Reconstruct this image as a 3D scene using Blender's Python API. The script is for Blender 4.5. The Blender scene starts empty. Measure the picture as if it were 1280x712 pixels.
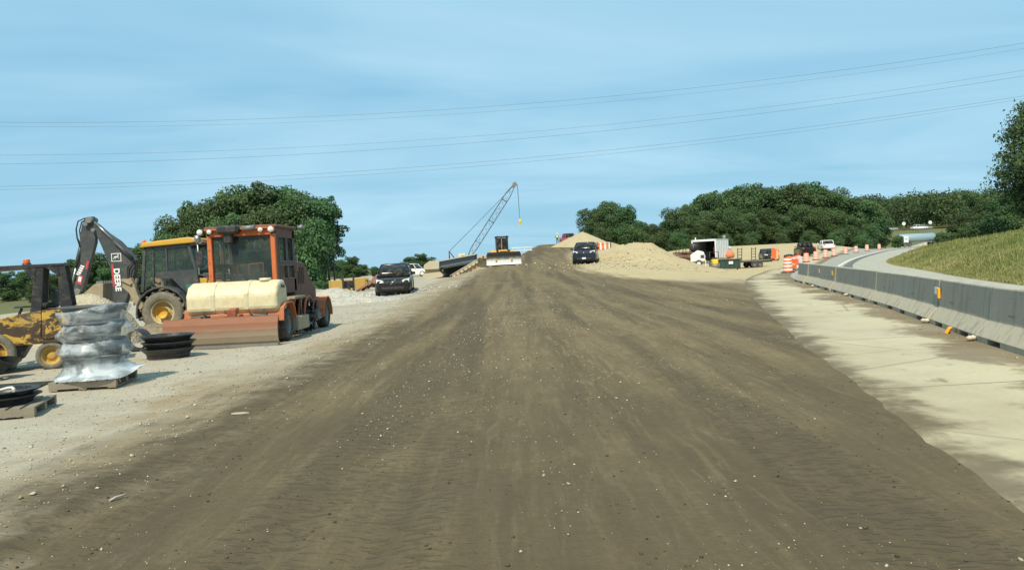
import bpy, bmesh, math, random
import numpy as np
from mathutils import Vector, Matrix
random.seed(7); RNG = np.random.default_rng(11)
SC = bpy.context.scene
COL = SC.collection
# ------------------------------------------------------------------ camera
FPX = 1000.0; CAMZ = 1.55
_ro = math.radians(2.8); _p = math.atan(30/1000.0)
F_ = np.array([0, math.cos(_p), -math.sin(_p)]); _U0 = np.array([0, math.sin(_p), math.cos(_p)]); _R0 = np.array([1.0, 0, 0])
R_ = math.cos(_ro)*_R0 - math.sin(_ro)*_U0; U_ = math.sin(_ro)*_R0 + math.cos(_ro)*_U0
CAM = np.array([0, 0, CAMZ])
cam_d = bpy.data.cameras.new('camera'); cam = bpy.data.objects.new('camera', cam_d); COL.objects.link(cam)
cam_d.sensor_width = 36; cam_d.lens = 36*FPX/1280; cam_d.clip_start = 0.1; cam_d.clip_end = 9000
M = Matrix.Identity(4)
for i in range(3):
    M[i][0] = R_[i]; M[i][1] = U_[i]; M[i][2] = -F_[i]; M[i][3] = CAM[i]
cam.matrix_world = M; SC.camera = cam
# ------------------------------------------------------------------ sky and sun
SUN_AZ = math.atan2(-0.27, -0.96); SUN_EL = math.radians(50)
w = bpy.data.worlds.new('World'); SC.world = w; w.use_nodes = True
nt = w.node_tree; N = nt.nodes; L = nt.links; N.clear()
out = N.new('ShaderNodeOutputWorld'); bg = N.new('ShaderNodeBackground'); sky = N.new('ShaderNodeTexSky')
sky.sky_type = 'NISHITA'; sky.sun_disc = False; sky.sun_elevation = SUN_EL; sky.sun_rotation = SUN_AZ
sky.altitude = 300; sky.air_density = 1.0; sky.dust_density = 0.6; sky.ozone_density = 2.2
tint = N.new('ShaderNodeMix'); tint.data_type = 'RGBA'; tint.blend_type = 'MULTIPLY'; tint.inputs[0].default_value = 1
tint.inputs[7].default_value = (1.0, 1.08, 1.0, 1)
L.new(sky.outputs[0], tint.inputs[6])
tc = N.new('ShaderNodeTexCoord'); sep = N.new('ShaderNodeSeparateXYZ'); L.new(tc.outputs['Generated'], sep.inputs[0])
zz = N.new('ShaderNodeMath'); zz.operation = 'MAXIMUM'; zz.inputs[1].default_value = 0.02; L.new(sep.outputs[2], zz.inputs[0])
za = N.new('ShaderNodeMath'); za.operation = 'ADD'; za.inputs[1].default_value = 0.12; L.new(zz.outputs[0], za.inputs[0])
dx = N.new('ShaderNodeMath'); dx.operation = 'DIVIDE'; L.new(sep.outputs[0], dx.inputs[0]); L.new(za.outputs[0], dx.inputs[1])
dy = N.new('ShaderNodeMath'); dy.operation = 'DIVIDE'; L.new(sep.outputs[1], dy.inputs[0]); L.new(za.outputs[0], dy.inputs[1])
cb = N.new('ShaderNodeCombineXYZ'); L.new(dx.outputs[0], cb.inputs[0]); L.new(dy.outputs[0], cb.inputs[1])
mp = N.new('ShaderNodeMapping'); mp.inputs['Rotation'].default_value = (0, 0, 0.5); mp.inputs['Scale'].default_value = (0.45, 0.8, 1)
mp.inputs['Location'].default_value = (0.55, 0.4, 0)
L.new(cb.outputs[0], mp.inputs[0])
cn = N.new('ShaderNodeTexNoise'); cn.inputs['Scale'].default_value = 0.9; cn.inputs['Detail'].default_value = 4; cn.inputs['Roughness'].default_value = 0.55; cn.inputs['Distortion'].default_value = 0.6
L.new(mp.outputs[0], cn.inputs['Vector'])
cr = N.new('ShaderNodeMapRange'); cr.inputs[1].default_value = 0.34; cr.inputs[2].default_value = 0.72; cr.inputs[3].default_value = 0.0; cr.inputs[4].default_value = 0.55
L.new(cn.outputs[0], cr.inputs[0])
hz_ = N.new('ShaderNodeMix'); hz_.data_type = 'RGBA'; hz_.inputs[0].default_value = 0.88; hz_.inputs[7].default_value = (3.45, 7.1, 9.7, 1)
L.new(tint.outputs[2], hz_.inputs[6])
cm = N.new('ShaderNodeMix'); cm.data_type = 'RGBA'; cm.inputs[7].default_value = (7.6, 10.8, 12.6, 1)
L.new(cr.outputs[0], cm.inputs[0]); L.new(hz_.outputs[2], cm.inputs[6])
L.new(cm.outputs[2], bg.inputs[0]); bg.inputs[1].default_value = 0.085
L.new(bg.outputs[0], out.inputs[0])
sd = bpy.data.lights.new('sun', 'SUN'); so = bpy.data.objects.new('sun', sd); COL.objects.link(so)
sd.energy = 5.0; sd.angle = math.radians(0.6); sd.color = (1.0, 0.90, 0.72)
_s = Vector((math.sin(SUN_AZ)*math.cos(SUN_EL), math.cos(SUN_AZ)*math.cos(SUN_EL), math.sin(SUN_EL)))
so.rotation_euler = _s.to_track_quat('Z', 'Y').to_euler(); so.location = (-20, -30, 60)
SC.view_settings.view_transform = 'Standard'; SC.view_settings.look = 'None'; SC.view_settings.exposure = 0.0; SC.view_settings.gamma = 1.0
SC.view_settings.use_curve_mapping = False
# ------------------------------------------------------------------ helpers
def ray(px, py): return F_ + R_*(px-640)/FPX + U_*(356-py)/FPX
def aty(px, py, Y):
    d = ray(px, py); return CAM + d*Y/d[1]
def tag(o, label=None, cat=None, group=None, kind=None):
    if label: o['label'] = label
    if cat: o['category'] = cat
    if group: o['group'] = group
    if kind: o['kind'] = kind
    return o
def empty(name, loc, rz=0.0, label=None, cat=None, group=None, rx=0.0, ry=0.0):
    o = bpy.data.objects.new(name, None); COL.objects.link(o); o.empty_display_size = 0.2
    o.location = [float(c) for c in loc]; o.rotation_euler = (rx, ry, rz)
    return tag(o, label, cat, group)
def copy_tree(o, parent=None):
    c = o.copy(); COL.objects.link(c); c.parent = parent
    for ch in o.children: copy_tree(ch, c)
    return c
class MB:
    """collects shapes, builds ONE mesh object"""
    def __init__(s): s.v = []; s.f = []; s.sm = []
    def add(s, vs, fs, smooth=False):
        b = len(s.v); s.v += [tuple(map(float, p)) for p in vs]
        s.f += [tuple(b+i for i in f) for f in fs]; s.sm += [smooth]*len(fs); return s
    def box(s, c, d, rz=0, rx=0, ry=0, bev=0.0):
        hx, hy, hz = d[0]/2, d[1]/2, d[2]/2
        Rm = Matrix.Rotation(rz, 3, 'Z') @ Matrix.Rotation(ry, 3, 'Y') @ Matrix.Rotation(rx, 3, 'X')
        C = Vector(c)
        if bev <= 0:
            vs = [(x, y, z) for z in (-hz, hz) for y in (-hy, hy) for x in (-hx, hx)]
            fs = [(0, 2, 3, 1), (4, 5, 7, 6), (0, 1, 5, 4), (2, 6, 7, 3), (0, 4, 6, 2), (1, 3, 7, 5)]
        else:
            b = min(bev, hx*.9, hy*.9, hz*.9)
            vs = []; idx = {}
            for sx in (-1, 1):
                for sy in (-1, 1):
                    for sz in (-1, 1):
                        for k in range(3):
                            q = [sx*(hx-b), sy*(hy-b), sz*(hz-b)]; q[k] += (sx, sy, sz)[k]*b
                            idx[(sx, sy, sz, k)] = len(vs); vs.append(q)
            fs = []
            I = lambda a, b_, c_, k: idx[(a, b_, c_, k)]
            for sg in (-1, 1):
                q = [I(sg, -1, -1, 0), I(sg, 1, -1, 0), I(sg, 1, 1, 0), I(sg, -1, 1, 0)]; fs.append(q if sg > 0 else q[::-1])
                q = [I(-1, sg, -1, 1), I(-1, sg, 1, 1), I(1, sg, 1, 1), I(1, sg, -1, 1)]; fs.append(q if sg > 0 else q[::-1])
                q = [I(-1, -1, sg, 2), I(1, -1, sg, 2), I(1, 1, sg, 2), I(-1, 1, sg, 2)]; fs.append(q if sg > 0 else q[::-1])
            for a in (-1, 1):
                for b_ in (-1, 1):
                    fs.append([I(a, b_, -1, 0), I(a, b_, 1, 0), I(a, b_, 1, 1), I(a, b_, -1, 1)])
                    fs.append([I(a, -1, b_, 0), I(a, 1, b_, 0), I(a, 1, b_, 2), I(a, -1, b_, 2)])
                    fs.append([I(-1, a, b_, 1), I(1, a, b_, 1), I(1, a, b_, 2), I(-1, a, b_, 2)])
                    for c_ in (-1, 1): fs.append([I(a, b_, c_, 0), I(a, b_, c_, 1), I(a, b_, c_, 2)])
        return s.add([C + Rm @ Vector(p) for p in vs], fs)
    def cyl(s, p0, p1, r0, r1=None, n=12, caps=True, smooth=True):
        p0 = Vector(p0); p1 = Vector(p1); r1 = r0 if r1 is None else r1
        q = (p1-p0).to_track_quat('Z', 'Y'); vs = []; 
        for p, r in ((p0, r0), (p1, r1)):
            for k in range(n):
                a = 2*math.pi*k/n; vs.append(p + q @ Vector((r*math.cos(a), r*math.sin(a), 0)))
        s.add(vs, [(k, (k+1) % n, n+(k+1) % n, n+k) for k in range(n)], smooth)
        if caps: 
            b = len(s.v)-2*n
            s.f += [tuple(b+k for k in range(n))[::-1], tuple(b+n+k for k in range(n))]; s.sm += [False, False]
        return s
    def tube(s, pts, r, n=8, caps=True):
        pts = [Vector(p) for p in pts]; m = len(pts); vs = []; ref = None
        for i, p in enumerate(pts):
            t = (pts[min(i+1, m-1)] - pts[max(i-1, 0)]).normalized()
            if ref is None:
                ref = Vector((0, 0, 1)) if abs(t.z) < .9 else Vector((1, 0, 0))
            a = t.cross(ref).normalized(); b = a.cross(t); ref = b
            rr = r[i] if isinstance(r, (list, tuple)) else r
            for k in range(n):
                g = 2*math.pi*k/n; vs.append(p + a*rr*math.cos(g) + b*rr*math.sin(g))
        fs = [(i*n+k, i*n+(k+1) % n, (i+1)*n+(k+1) % n, (i+1)*n+k) for i in range(m-1) for k in range(n)]
        s.add(vs, fs, True)
        if caps: s.add([], []); b = len(s.v)-m*n; s.f += [tuple(b+k for k in range(n))[::-1], tuple(b+(m-1)*n+k for k in range(n))]; s.sm += [False]*2
        return s
    def lathe(s, prof, c=(0, 0, 0), axis='Z', n=24, smooth=True):
        """prof: list of (r, h) along axis"""
        vs = []
        for r, h in prof:
            for k in range(n):
                a = 2*math.pi*k/n; x, y = r*math.cos(a), r*math.sin(a)
                p = (x, y, h) if axis == 'Z' else ((x, h, y) if axis == 'Y' else (h, x, y))
                vs.append((p[0]+c[0], p[1]+c[1], p[2]+c[2]))
        m = len(prof)
        s.add(vs, [(i*n+k, i*n+(k+1) % n, (i+1)*n+(k+1) % n, (i+1)*n+k) for i in range(m-1) for k in range(n)], smooth); return s
    def prism(s, poly, a0, a1, axis='Y'):
        """poly of 2D points: axis Y -> (x,z); X -> (y,z); Z -> (x,y)"""
        n = len(poly); vs = []
        for a in (a0, a1):
            for u, v in poly: vs.append((u, a, v) if axis == 'Y' else ((a, u, v) if axis == 'X' else (u, v, a)))
        ar = sum(poly[i][0]*poly[(i+1) % n][1]-poly[(i+1) % n][0]*poly[i][1] for i in range(n))
        fs = [tuple(range(n)), tuple(range(2*n-1, n-1, -1))] + [(i, n+i, n+(i+1) % n, (i+1) % n) for i in range(n)]
        s.add(vs, fs); return s
    def loft(s, rings, cap=True, smooth=True, close=True):
        n = len(rings[0]); vs = [p for r in rings for p in r]; m = len(rings)
        kk = n if close else n-1
        fs = [(i*n+k, i*n+(k+1) % n, (i+1)*n+(k+1) % n, (i+1)*n+k) for i in range(m-1) for k in range(kk)]
        s.add(vs, fs, smooth)
        if cap:
            b = len(s.v)-m*n; s.f += [tuple(b+k for k in range(n))[::-1], tuple(b+(m-1)*n+k for k in range(n))]; s.sm += [False]*2
        return s
    def build(s, name, mat, parent=None, bevel=0.0, seg=2, label=None, cat=None, group=None, kind=None, autosm=None, loc=None):
        me = bpy.data.meshes.new(name); me.from_pydata(s.v, [], s.f); me.validate()
        if len(me.polygons) == len(s.sm): me.polygons.foreach_set('use_smooth', s.sm)
        bm = bmesh.new(); bm.from_mesh(me)
        bmesh.ops.recalc_face_normals(bm, faces=bm.faces)
        if bevel > 0:
            es = [e for e in bm.edges if len(e.link_faces) == 2 and e.calc_face_angle(0) > 0.5]
            bmesh.ops.bevel(bm, geom=es, offset=bevel, segments=seg, affect='EDGES', profile=0.6, clamp_overlap=True)
        bm.to_mesh(me); bm.free()
        o = bpy.data.objects.new(name, me); COL.objects.link(o)
        if mat: me.materials.append(mat)
        if parent: o.parent = parent
        if loc is not None: o.location = [float(c) for c in loc]
        return tag(o, label, cat, group, kind)
def npmesh(name, V, faces_flat, nper, mat, smooth=False, attrs=None, parent=None):
    """fast mesh from numpy: V (n,3), faces_flat ints, nper verts per face"""
    V = np.asarray(V, np.float32); faces_flat = np.asarray(faces_flat, np.int32).ravel()
    me = bpy.data.meshes.new(name); nf = len(faces_flat)//nper
    me.vertices.add(len(V)); me.vertices.foreach_set('co', V.ravel())
    me.loops.add(len(faces_flat)); me.loops.foreach_set('vertex_index', faces_flat)
    me.polygons.add(nf); me.polygons.foreach_set('loop_start', np.arange(0, nf*nper, nper, dtype=np.int32))
    me.update(calc_edges=True)
    if smooth: me.polygons.foreach_set('use_smooth', np.ones(nf, bool))
    for k, a in (attrs or {}).items():
        a = np.asarray(a, np.float32)
        if a.ndim == 1:
            at = me.attributes.new(k, 'FLOAT', 'POINT'); at.data.foreach_set('value', a)
        else:
            at = me.attributes.new(k, 'FLOAT_COLOR', 'POINT'); at.data.foreach_set('color', np.c_[a, np.ones(len(a))].astype(np.float32).ravel())
    o = bpy.data.objects.new(name, me); COL.objects.link(o)
    if mat: me.materials.append(mat)
    if parent: o.parent = parent
    return o
# ------------------------------------------------------------------ materials
class G:
    """tiny node-graph helper"""
    def __init__(s, name):
        s.m = bpy.data.materials.new(name); s.m.use_nodes = True; s.t = s.m.node_tree; s.n = s.t.nodes; s.l = s.t.links
        s.b = s.n['Principled BSDF']; s.o = s.n['Material Output']
    def put(s, sock, v):
        if isinstance(v, bpy.types.NodeSocket): s.l.new(v, sock)
        elif isinstance(v, (tuple, list)) and len(v) == 3 and sock.type == 'RGBA': sock.default_value = (*v, 1)
        else: sock.default_value = v
    def node(s, t, **k):
        n = s.n.new(t)
        for a, b in k.items(): setattr(n, a, b)
        return n
    def coord(s, which='Object'): return s.node('ShaderNodeTexCoord').outputs[which]
    def pos(s): return s.node('ShaderNodeNewGeometry').outputs['Position']
    def mapv(s, v, scale=(1, 1, 1), rot=(0, 0, 0), loc=(0, 0, 0)):
        n = s.node('ShaderNodeMapping'); s.l.new(v, n.inputs[0]); n.inputs['Scale'].default_value = scale; n.inputs['Rotation'].default_value = rot; n.inputs['Location'].default_value = loc
        return n.outputs[0]
    def noise(s, v, scale, detail=4, rough=0.55, dist=0.0):
        n = s.node('ShaderNodeTexNoise'); s.l.new(v, n.inputs['Vector']); n.inputs['Scale'].default_value = scale; n.inputs['Detail'].default_value = detail; n.inputs['Roughness'].default_value = rough; n.inputs['Distortion'].default_value = dist
        return n.outputs[0]
    def voro(s, v, scale, feat='F1', out='Distance'):
        n = s.node('ShaderNodeTexVoronoi', feature=feat); s.l.new(v, n.inputs['Vector']); n.inputs['Scale'].default_value = scale
        return n.outputs[out]
    def rng(s, x, a, b, c=0.0, d=1.0, sm=True):
        n = s.node('ShaderNodeMapRange', interpolation_type='SMOOTHSTEP' if sm else 'LINEAR'); s.put(n.inputs[0], x)
        for i, v in enumerate((a, b, c, d)): s.put(n.inputs[i+1], v)
        return n.outputs[0]
    def math(s, op, a, b=0.0, clamp=False):
        n = s.node('ShaderNodeMath', operation=op, use_clamp=clamp); s.put(n.inputs[0], a); s.put(n.inputs[1], b); return n.outputs[0]
    def mix(s, f, a, b, mode='MIX'):
        n = s.node('ShaderNodeMix', data_type='RGBA', blend_type=mode); s.put(n.inputs[0], f); s.put(n.inputs[6], a); s.put(n.inputs[7], b); return n.outputs[2]
    def attr(s, name, out='Fac'):
        n = s.node('ShaderNodeAttribute', attribute_name=name); return n.outputs[out]
    def bump(s, h, strength=0.4, dist=0.02):
        n = s.node('ShaderNodeBump'); n.inputs['Strength'].default_value = strength; n.inputs['Distance'].default_value = dist; s.put(n.inputs['Height'], h); return n.outputs[0]
    def done(s, color, rough=0.7, metal=0.0, normal=None, spec=None):
        s.put(s.b.inputs['Base Color'], color); s.put(s.b.inputs['Roughness'], rough); s.put(s.b.inputs['Metallic'], metal)
        if normal is not None: s.l.new(normal, s.b.inputs['Normal'])
        if spec is not None: s.put(s.b.inputs['Specular IOR Level'], spec)
        return s.m
def vmul(c, k): return tuple(min(1, x*k) for x in c)
DUST = (0.30, 0.25, 0.17)
def pm(name, c, rough=0.55, metal=0.0, var=0.18, scale=2.5, dust=0.25, dustc=DUST, bump=0.0, spec=None):
    """painted / plain surface with tone variation and patchy dust"""
    g = G(name); co = g.coord()
    n1 = g.noise(co, scale, 5, 0.6); n2 = g.noise(co, scale*3.1, 6, 0.7)
    col = g.mix(n1, vmul(c, 1-var), vmul(c, 1+var))
    df = g.rng(n2, 0.42, 0.72, 0.0, dust)
    col = g.mix(df, col, dustc)
    ro = g.math('ADD', rough, g.math('MULTIPLY', df, 0.4), True)
    nr = g.bump(g.noise(co, scale*14, 4), bump, 0.01) if bump else None
    return g.done(col, ro, metal, nr, spec)
def glass(name, c=(0.03, 0.05, 0.05), alpha=0.55, rough=0.06):
    g = G(name); co = g.coord(); n = g.noise(co, 3.0, 5, 0.6)
    g.done(g.mix(g.rng(n, .4, .8, 0, .35), c, DUST), g.rng(n, .3, .8, rough, rough+.22))
    g.put(g.b.inputs['Alpha'], alpha) if alpha < 1 else None
    g.b.inputs['Specular IOR Level'].default_value = 0.7
    return g.m
# ------------------------------------------------------------------ terrain
def S(a, b, x):
    t = np.clip((np.asarray(x, float)-a)/(b-a), 0, 1); return t*t*(3-2*t)
LE = [(-1.5, -14), (0.9, -4), (2.4, 2), (3.1, 5), (3.7, 8), (5.1, 14.3), (7.0, 22.3), (8.7, 29), (10.7, 36.5), (13.4, 44.5), (17.6, 55), (25, 74), (36.5, 100), (53, 132), (76, 170), (112, 215), (170, 262), (260, 320)]
BL = [(2.9, -14), (4.7, -2), (5.7, 4.5), (6.45, 8.5), (7.2, 11.9), (8.28, 15.6), (9.15, 19.0), (9.95, 22.4), (10.65, 25.4), (11.35, 28.6), (12.1, 32), (13.0, 36.2), (14.4, 41.5), (17.4, 49.5), (23.5, 63), (36, 90), (54.5, 128), (79, 168), (115, 212), (172, 258), (262, 317)]
WL = [(6.6, -14), (8.2, -2), (10.2, 10), (12.0, 20), (14.0, 28.8), (16.0, 36), (18.6, 45), (22.5, 55.5), (30.2, 73), (39.4, 90.5), (58, 125), (83, 164), (118, 206.5), (175, 254), (264, 313)]
RE = [(10.2, -14), (11.4, -2), (13.0, 10), (14.6, 20), (15.7, 25), (18.0, 32.5), (20.5, 39.3), (23.0, 46.5), (26.0, 55), (32.0, 69), (42.5, 88), (62, 122.5), (87, 161), (121, 202), (178, 250), (266, 309)]
def seg_sd(pts, X, Y):
    """signed distance to an open polyline, positive on its right-hand side"""
    P = np.array(pts, float); best = np.full(X.shape, 1e9); sg = np.ones(X.shape)
    for (ax, ay), (bx, by) in zip(P[:-1], P[1:]):
        dx_, dy_ = bx-ax, by-ay; t = np.clip(((X-ax)*dx_+(Y-ay)*dy_)/(dx_*dx_+dy_*dy_), 0, 1)
        d = np.hypot(X-ax-t*dx_, Y-ay-t*dy_); m = d < best-1e-9
        cr = (X-ax)*dy_-(Y-ay)*dx_
        sg = np.where(m, np.where(cr >= 0, 1, -1), sg); best = np.where(m, d, best)
    return best*sg
def poly_sd(pts, X, Y):
    """signed distance to a closed polygon, positive inside"""
    P = np.array(list(pts)+[pts[0]], float); best = np.full(X.shape, 1e9); ins = np.zeros(X.shape, bool)
    for (ax, ay), (bx, by) in zip(P[:-1], P[1:]):
        dx_, dy_ = bx-ax, by-ay; t = np.clip(((X-ax)*dx_+(Y-ay)*dy_)/(dx_*dx_+dy_*dy_+1e-12), 0, 1)
        best = np.minimum(best, np.hypot(X-ax-t*dx_, Y-ay-t*dy_))
        c = ((ay > Y) != (by > Y)) & (X < (bx-ax)*(Y-ay)/(by-ay+1e-12)+ax); ins ^= c
    return np.where(ins, best, -best)
_wv = np.random.default_rng(3)
_WK = [(_wv.uniform(0, 2*math.pi), 2**k, 0.5**k, _wv.uniform(0, 6.28, 2)) for k in range(4) for _ in range(5)]
def wob(X, Y, wl):
    """smooth pseudo-noise, about +-1"""
    z = 0
    for a, fq, am, ph in _WK:
        u = (X*math.cos(a)+Y*math.sin(a))*fq*2*math.pi/wl; v = (-X*math.sin(a)+Y*math.cos(a))*fq*2*math.pi/wl*0.7
        z = z + am*np.sin(u+ph[0])*np.cos(v+ph[1])
    return z/3.0
_ty = np.arange(-50, 400, 1.0); _tz = np.interp(_ty, [0, 28, 45, 63, 78, 100, 122, 136, 160, 260], [0, 0, .32, .98, 1.62, 2.62, 3.62, 4.1, 4.1, 2.0])
_tz = np.convolve(np.pad(_tz, 6, 'edge'), np.ones(13)/13, 'valid')
def ramp_xl(y): return np.interp(y, [0, 45, 63, 78, 100, 135, 200], [-3.5, -3.0, -1.4, 1.0, 3.0, 5.4, 9])
def ramp_xr(y): return np.interp(y, [0, 45, 63, 78, 100, 135, 200], [4, 5.5, 7.0, 9.0, 12, 15.5, 20])
def base_z(X, Y):
    X = np.asarray(X, float); Y = np.asarray(Y, float)
    z = 0.35*S(55, 150, Y)*S(12, 30, X)
    rz = np.interp(Y, _ty, _tz); wl = S(0, 1, (X-ramp_xl(Y)+7)/7.0); wr = 1-S(0, 1, (X-ramp_xr(Y))/10.0)
    rp = rz*wl*wr
    md = 2.15*np.exp(-((X-10.6)/4.3)**2-((Y-74)/11)**2) + 1.5*np.exp(-((X-13.8)/3.6)**2-((Y-82)/12)**2)
    md = md*(1+0.12*wob(X, Y, 5)+0.05*wob(X+9, Y, 1.9))
    z = z + np.where(rp > md, rp, md) + 0.35*np.exp(-np.abs(rp-md)/0.35)*np.minimum(rp, md)
    z = z - 0.42*np.exp(-((X-22)/9)**2-((Y-80)/16)**2)
    z = z + 1.9*S(108, 140, Y)*S(16, 34, X)*(1-S(46, 62, X-(Y-130)*.4))
    z = z + 4.6*S(196, 240, Y)*S(60, 95, X) + 7*S(250, 420, Y)*S(60, 160, X)
    z = z - 1.2*S(-22, -60, X)*S(30, 70, Y)
    return z
def full_z(X, Y, pave=True):
    X = np.asarray(X, float); Y = np.asarray(Y, float)
    z = base_z(X, Y)
    near = (Y < 400) & (X > -10) & (X < 330)
    d = np.full(X.shape, -99.0); le = np.full(X.shape, -99.0)
    if near.any():
        d[near] = seg_sd(RE, X[near], Y[near]); le[near] = seg_sd(LE, X[near], Y[near])
    h = np.clip(d-0.3, 0, None)
    cap = np.interp(Y, [0, 52, 85, 110, 150, 190], [3.3, 3.2, 2.1, 1.4, .9, 0])
    hill = cap*(1-np.exp(-h*0.30/np.maximum(cap, .05)*1.15))*S(0, 1.5, h)
    z = z + np.where(d > 0, hill*(1+0.04*wob(X, Y, 7)), 0)
    # ruts and lumps
    fade = np.exp(-np.abs(Y)/45.0)
    dirt = S(0.5, -0.3, le)*S(-4.2, -2.6, X)
    z = z + dirt*fade*(0.026*wob(X*5.5-0.25*Y, Y*0.35, 6.0)+0.012*wob(X, Y, 2.3))
    lot = S(-2.6, -4.2, X)
    z = z + lot*(0.025*wob(X, Y, 3.1)+0.05*wob(X, Y, 11))*fade
    z = z + 0.05*S(-2.3, -3.2, X)*S(-5.0, -3.6, X)*fade*(1+wob(X, Y, 4))
    if pave:
        inside = np.minimum(le, -d); z = z - 0.09*S(0.03, 0.40, inside)
    return z
def gz(x, y): return float(full_z(np.array([x]), np.array([y]), pave=False)[0])
def hit(px, py, y0=3.0, y1=700.0):
    """where a pixel's ray meets the ground"""
    d = ray(px, py); ys = np.concatenate([np.arange(y0, 60, .05), np.arange(60, y1, .25)])
    P = CAM[None]+d[None]*(ys/d[1])[:, None]; g = full_z(P[:, 0], P[:, 1], pave=False)
    k = np.argmax(P[:, 2] <= g)
    return (float(P[k, 0]), float(P[k, 1]), float(g[k]))
def graded(lo, a, b, hi, st, gr):
    c = list(np.arange(a, b+st*.5, st)); s_ = st; x = b
    while x < hi: s_ *= gr; x += s_; c.append(x)
    s_ = st; x = a; pre = []
    while x > lo: s_ *= gr; x -= s_; pre.append(x)
    return np.array(pre[::-1]+c)
gx = graded(-3000, -9, 11, 3000, 0.09, 1.035); gy = graded(-400, 3.2, 20, 4200, 0.09, 1.016)
GX, GY = np.meshgrid(gx, gy); GZ = full_z(GX.ravel(), GY.ravel()).reshape(GX.shape)
nx, ny = len(gx), len(gy); ii = np.arange(nx*ny).reshape(ny, nx)
quads = np.stack([ii[:-1, :-1], ii[:-1, 1:], ii[1:, 1:], ii[1:, :-1]], -1).reshape(-1, 4)
fx, fy = GX.ravel(), GY.ravel()
# zones in metres (positive inside)
lot_d = np.clip(-3.3+0.25*np.sin(fy*.35)+0.35*wob(fx, fy, 6)-fx - 1.4*S(36, 60, fy), -30, 30)
road_poly = [(-3.4, -20), (-3.3, 35), (-2.6, 52), (-2.2, 64), (-1.8, 80), (0.8, 100), (3.6, 120), (4.0, 140), (14, 140), (9.5, 112), (6.6, 88), (5.2, 68), (4.9, 55), (6.0, 45), (8.5, 37.5), (10.2, 34.5), (7.5, 22), (5.6, 14), (4.2, 8), (3.0, 2), (0.5, -20)]
dark_d = poly_sd(road_poly, fx, fy)
re_d = np.where((fy < 420) & (fx > -10), seg_sd(RE, fx, fy), -30)
far_green = np.maximum(S(-30, -60, fx)*20-10, -99)
grass_d = np.maximum.reduce([np.clip(re_d-0.1, -20, 20), np.clip((fy-178)/3, -20, 20), np.clip((-fx-26-0.04*fy)/2, -20, 20), np.clip((-fy-30), -20, 20)])
sand_d = np.clip(np.minimum((fy-40)/4, fx-2)+0.0*fy, -20, 20)
g = G('site_ground'); P_ = g.pos()
big = g.noise(P_, 0.35, 5, 0.6); mid = g.noise(P_, 1.7, 6, 0.65); fine = g.noise(P_, 14, 5, 0.7)
track = g.noise(g.mapv(P_, (1.5, 0.10, 0.3), (0, 0, 0.06)), 1.0, 6, 0.62, 0.5)
trackf = g.noise(g.mapv(P_, (9, 0.9, 1), (0, 0, 0.09)), 1.0, 6, 0.68, 0.8)
peb = g.voro(P_, 34); pebc = g.voro(P_, 34, out='Color'); peb2 = g.voro(P_, 85)
damp = g.rng(g.math('ADD', g.node('ShaderNodeSeparateXYZ').outputs[1] if False else g.attr('damp'), g.math('MULTIPLY', g.math('SUBTRACT', big, .5), 1.6)), .25, .85)
# packed damp dirt
dirt = g.mix(g.rng(track, .3, .7), (0.110, 0.080, 0.039), (0.225, 0.168, 0.085))
dirt = g.mix(g.rng(mid, .40, .75, 0, .6), dirt, (0.143, 0.106, 0.052))
dirt = g.mix(g.rng(trackf, .50, .64, 0, .6), dirt, (0.245, 0.186, 0.098))
dirt = g.mix(g.rng(big, .52, .75, 0, .6), dirt, (0.255, 0.187, 0.098))
dirt = g.mix(g.math('MULTIPLY', damp, .62), dirt, g.mix(trackf, (0.060, 0.045, 0.025), (0.105, 0.078, 0.043)))
rut = g.noise(g.mapv(P_, (.75, .03, .3), (0, 0, 0.05)), 1.0, 3, .5)
dirt = g.mix(g.rng(rut, .52, .60, 0, .55), dirt, (.085, .063, .034))
lug = g.math('MULTIPLY', g.rng(g.noise(g.mapv(P_, (7, 15, 1), (0, 0, 0.5)), 1.0, 2, .5), .50, .60), g.rng(rut, .48, .54))
dirt = g.mix(g.math('MULTIPLY', lug, .38), dirt, (.060, .045, .025))
spk = g.math('MULTIPLY', g.rng(g.voro(P_, 42), .16, .06), g.rng(g.noise(P_, 1.1, 4, .6), .46, .62))
dirt = g.mix(g.math('MULTIPLY', spk, .55), dirt, (.36, .30, .20))
dirt = g.mix(g.rng(fine, .35, .7, .28, 0), dirt, (0.055, 0.045, 0.028))
dirt = g.mix(g.math('MULTIPLY', g.rng(peb2, 0.10, 0.02), g.rng(fine, .52, .62)), dirt, (0.42, 0.38, 0.30))
# gravel lot
lotc = g.mix(mid, (0.335, 0.295, 0.215), (0.445, 0.40, 0.305))
lotc = g.mix(g.rng(peb, 0.05, 0.55, .6, 0), lotc, g.mix(pebc, (0.22, 0.20, 0.16), (0.60, 0.56, 0.47)))
lotc = g.mix(g.rng(big, .5, .7, 0, .5), lotc, (0.26, 0.205, 0.13))
# sand
sandc = g.mix(big, (0.39, 0.305, 0.165), (0.52, 0.42, 0.245)); sandc = g.mix(g.rng(mid, .5, .8, 0, .5), sandc, (0.33, 0.26, 0.16))
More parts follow.
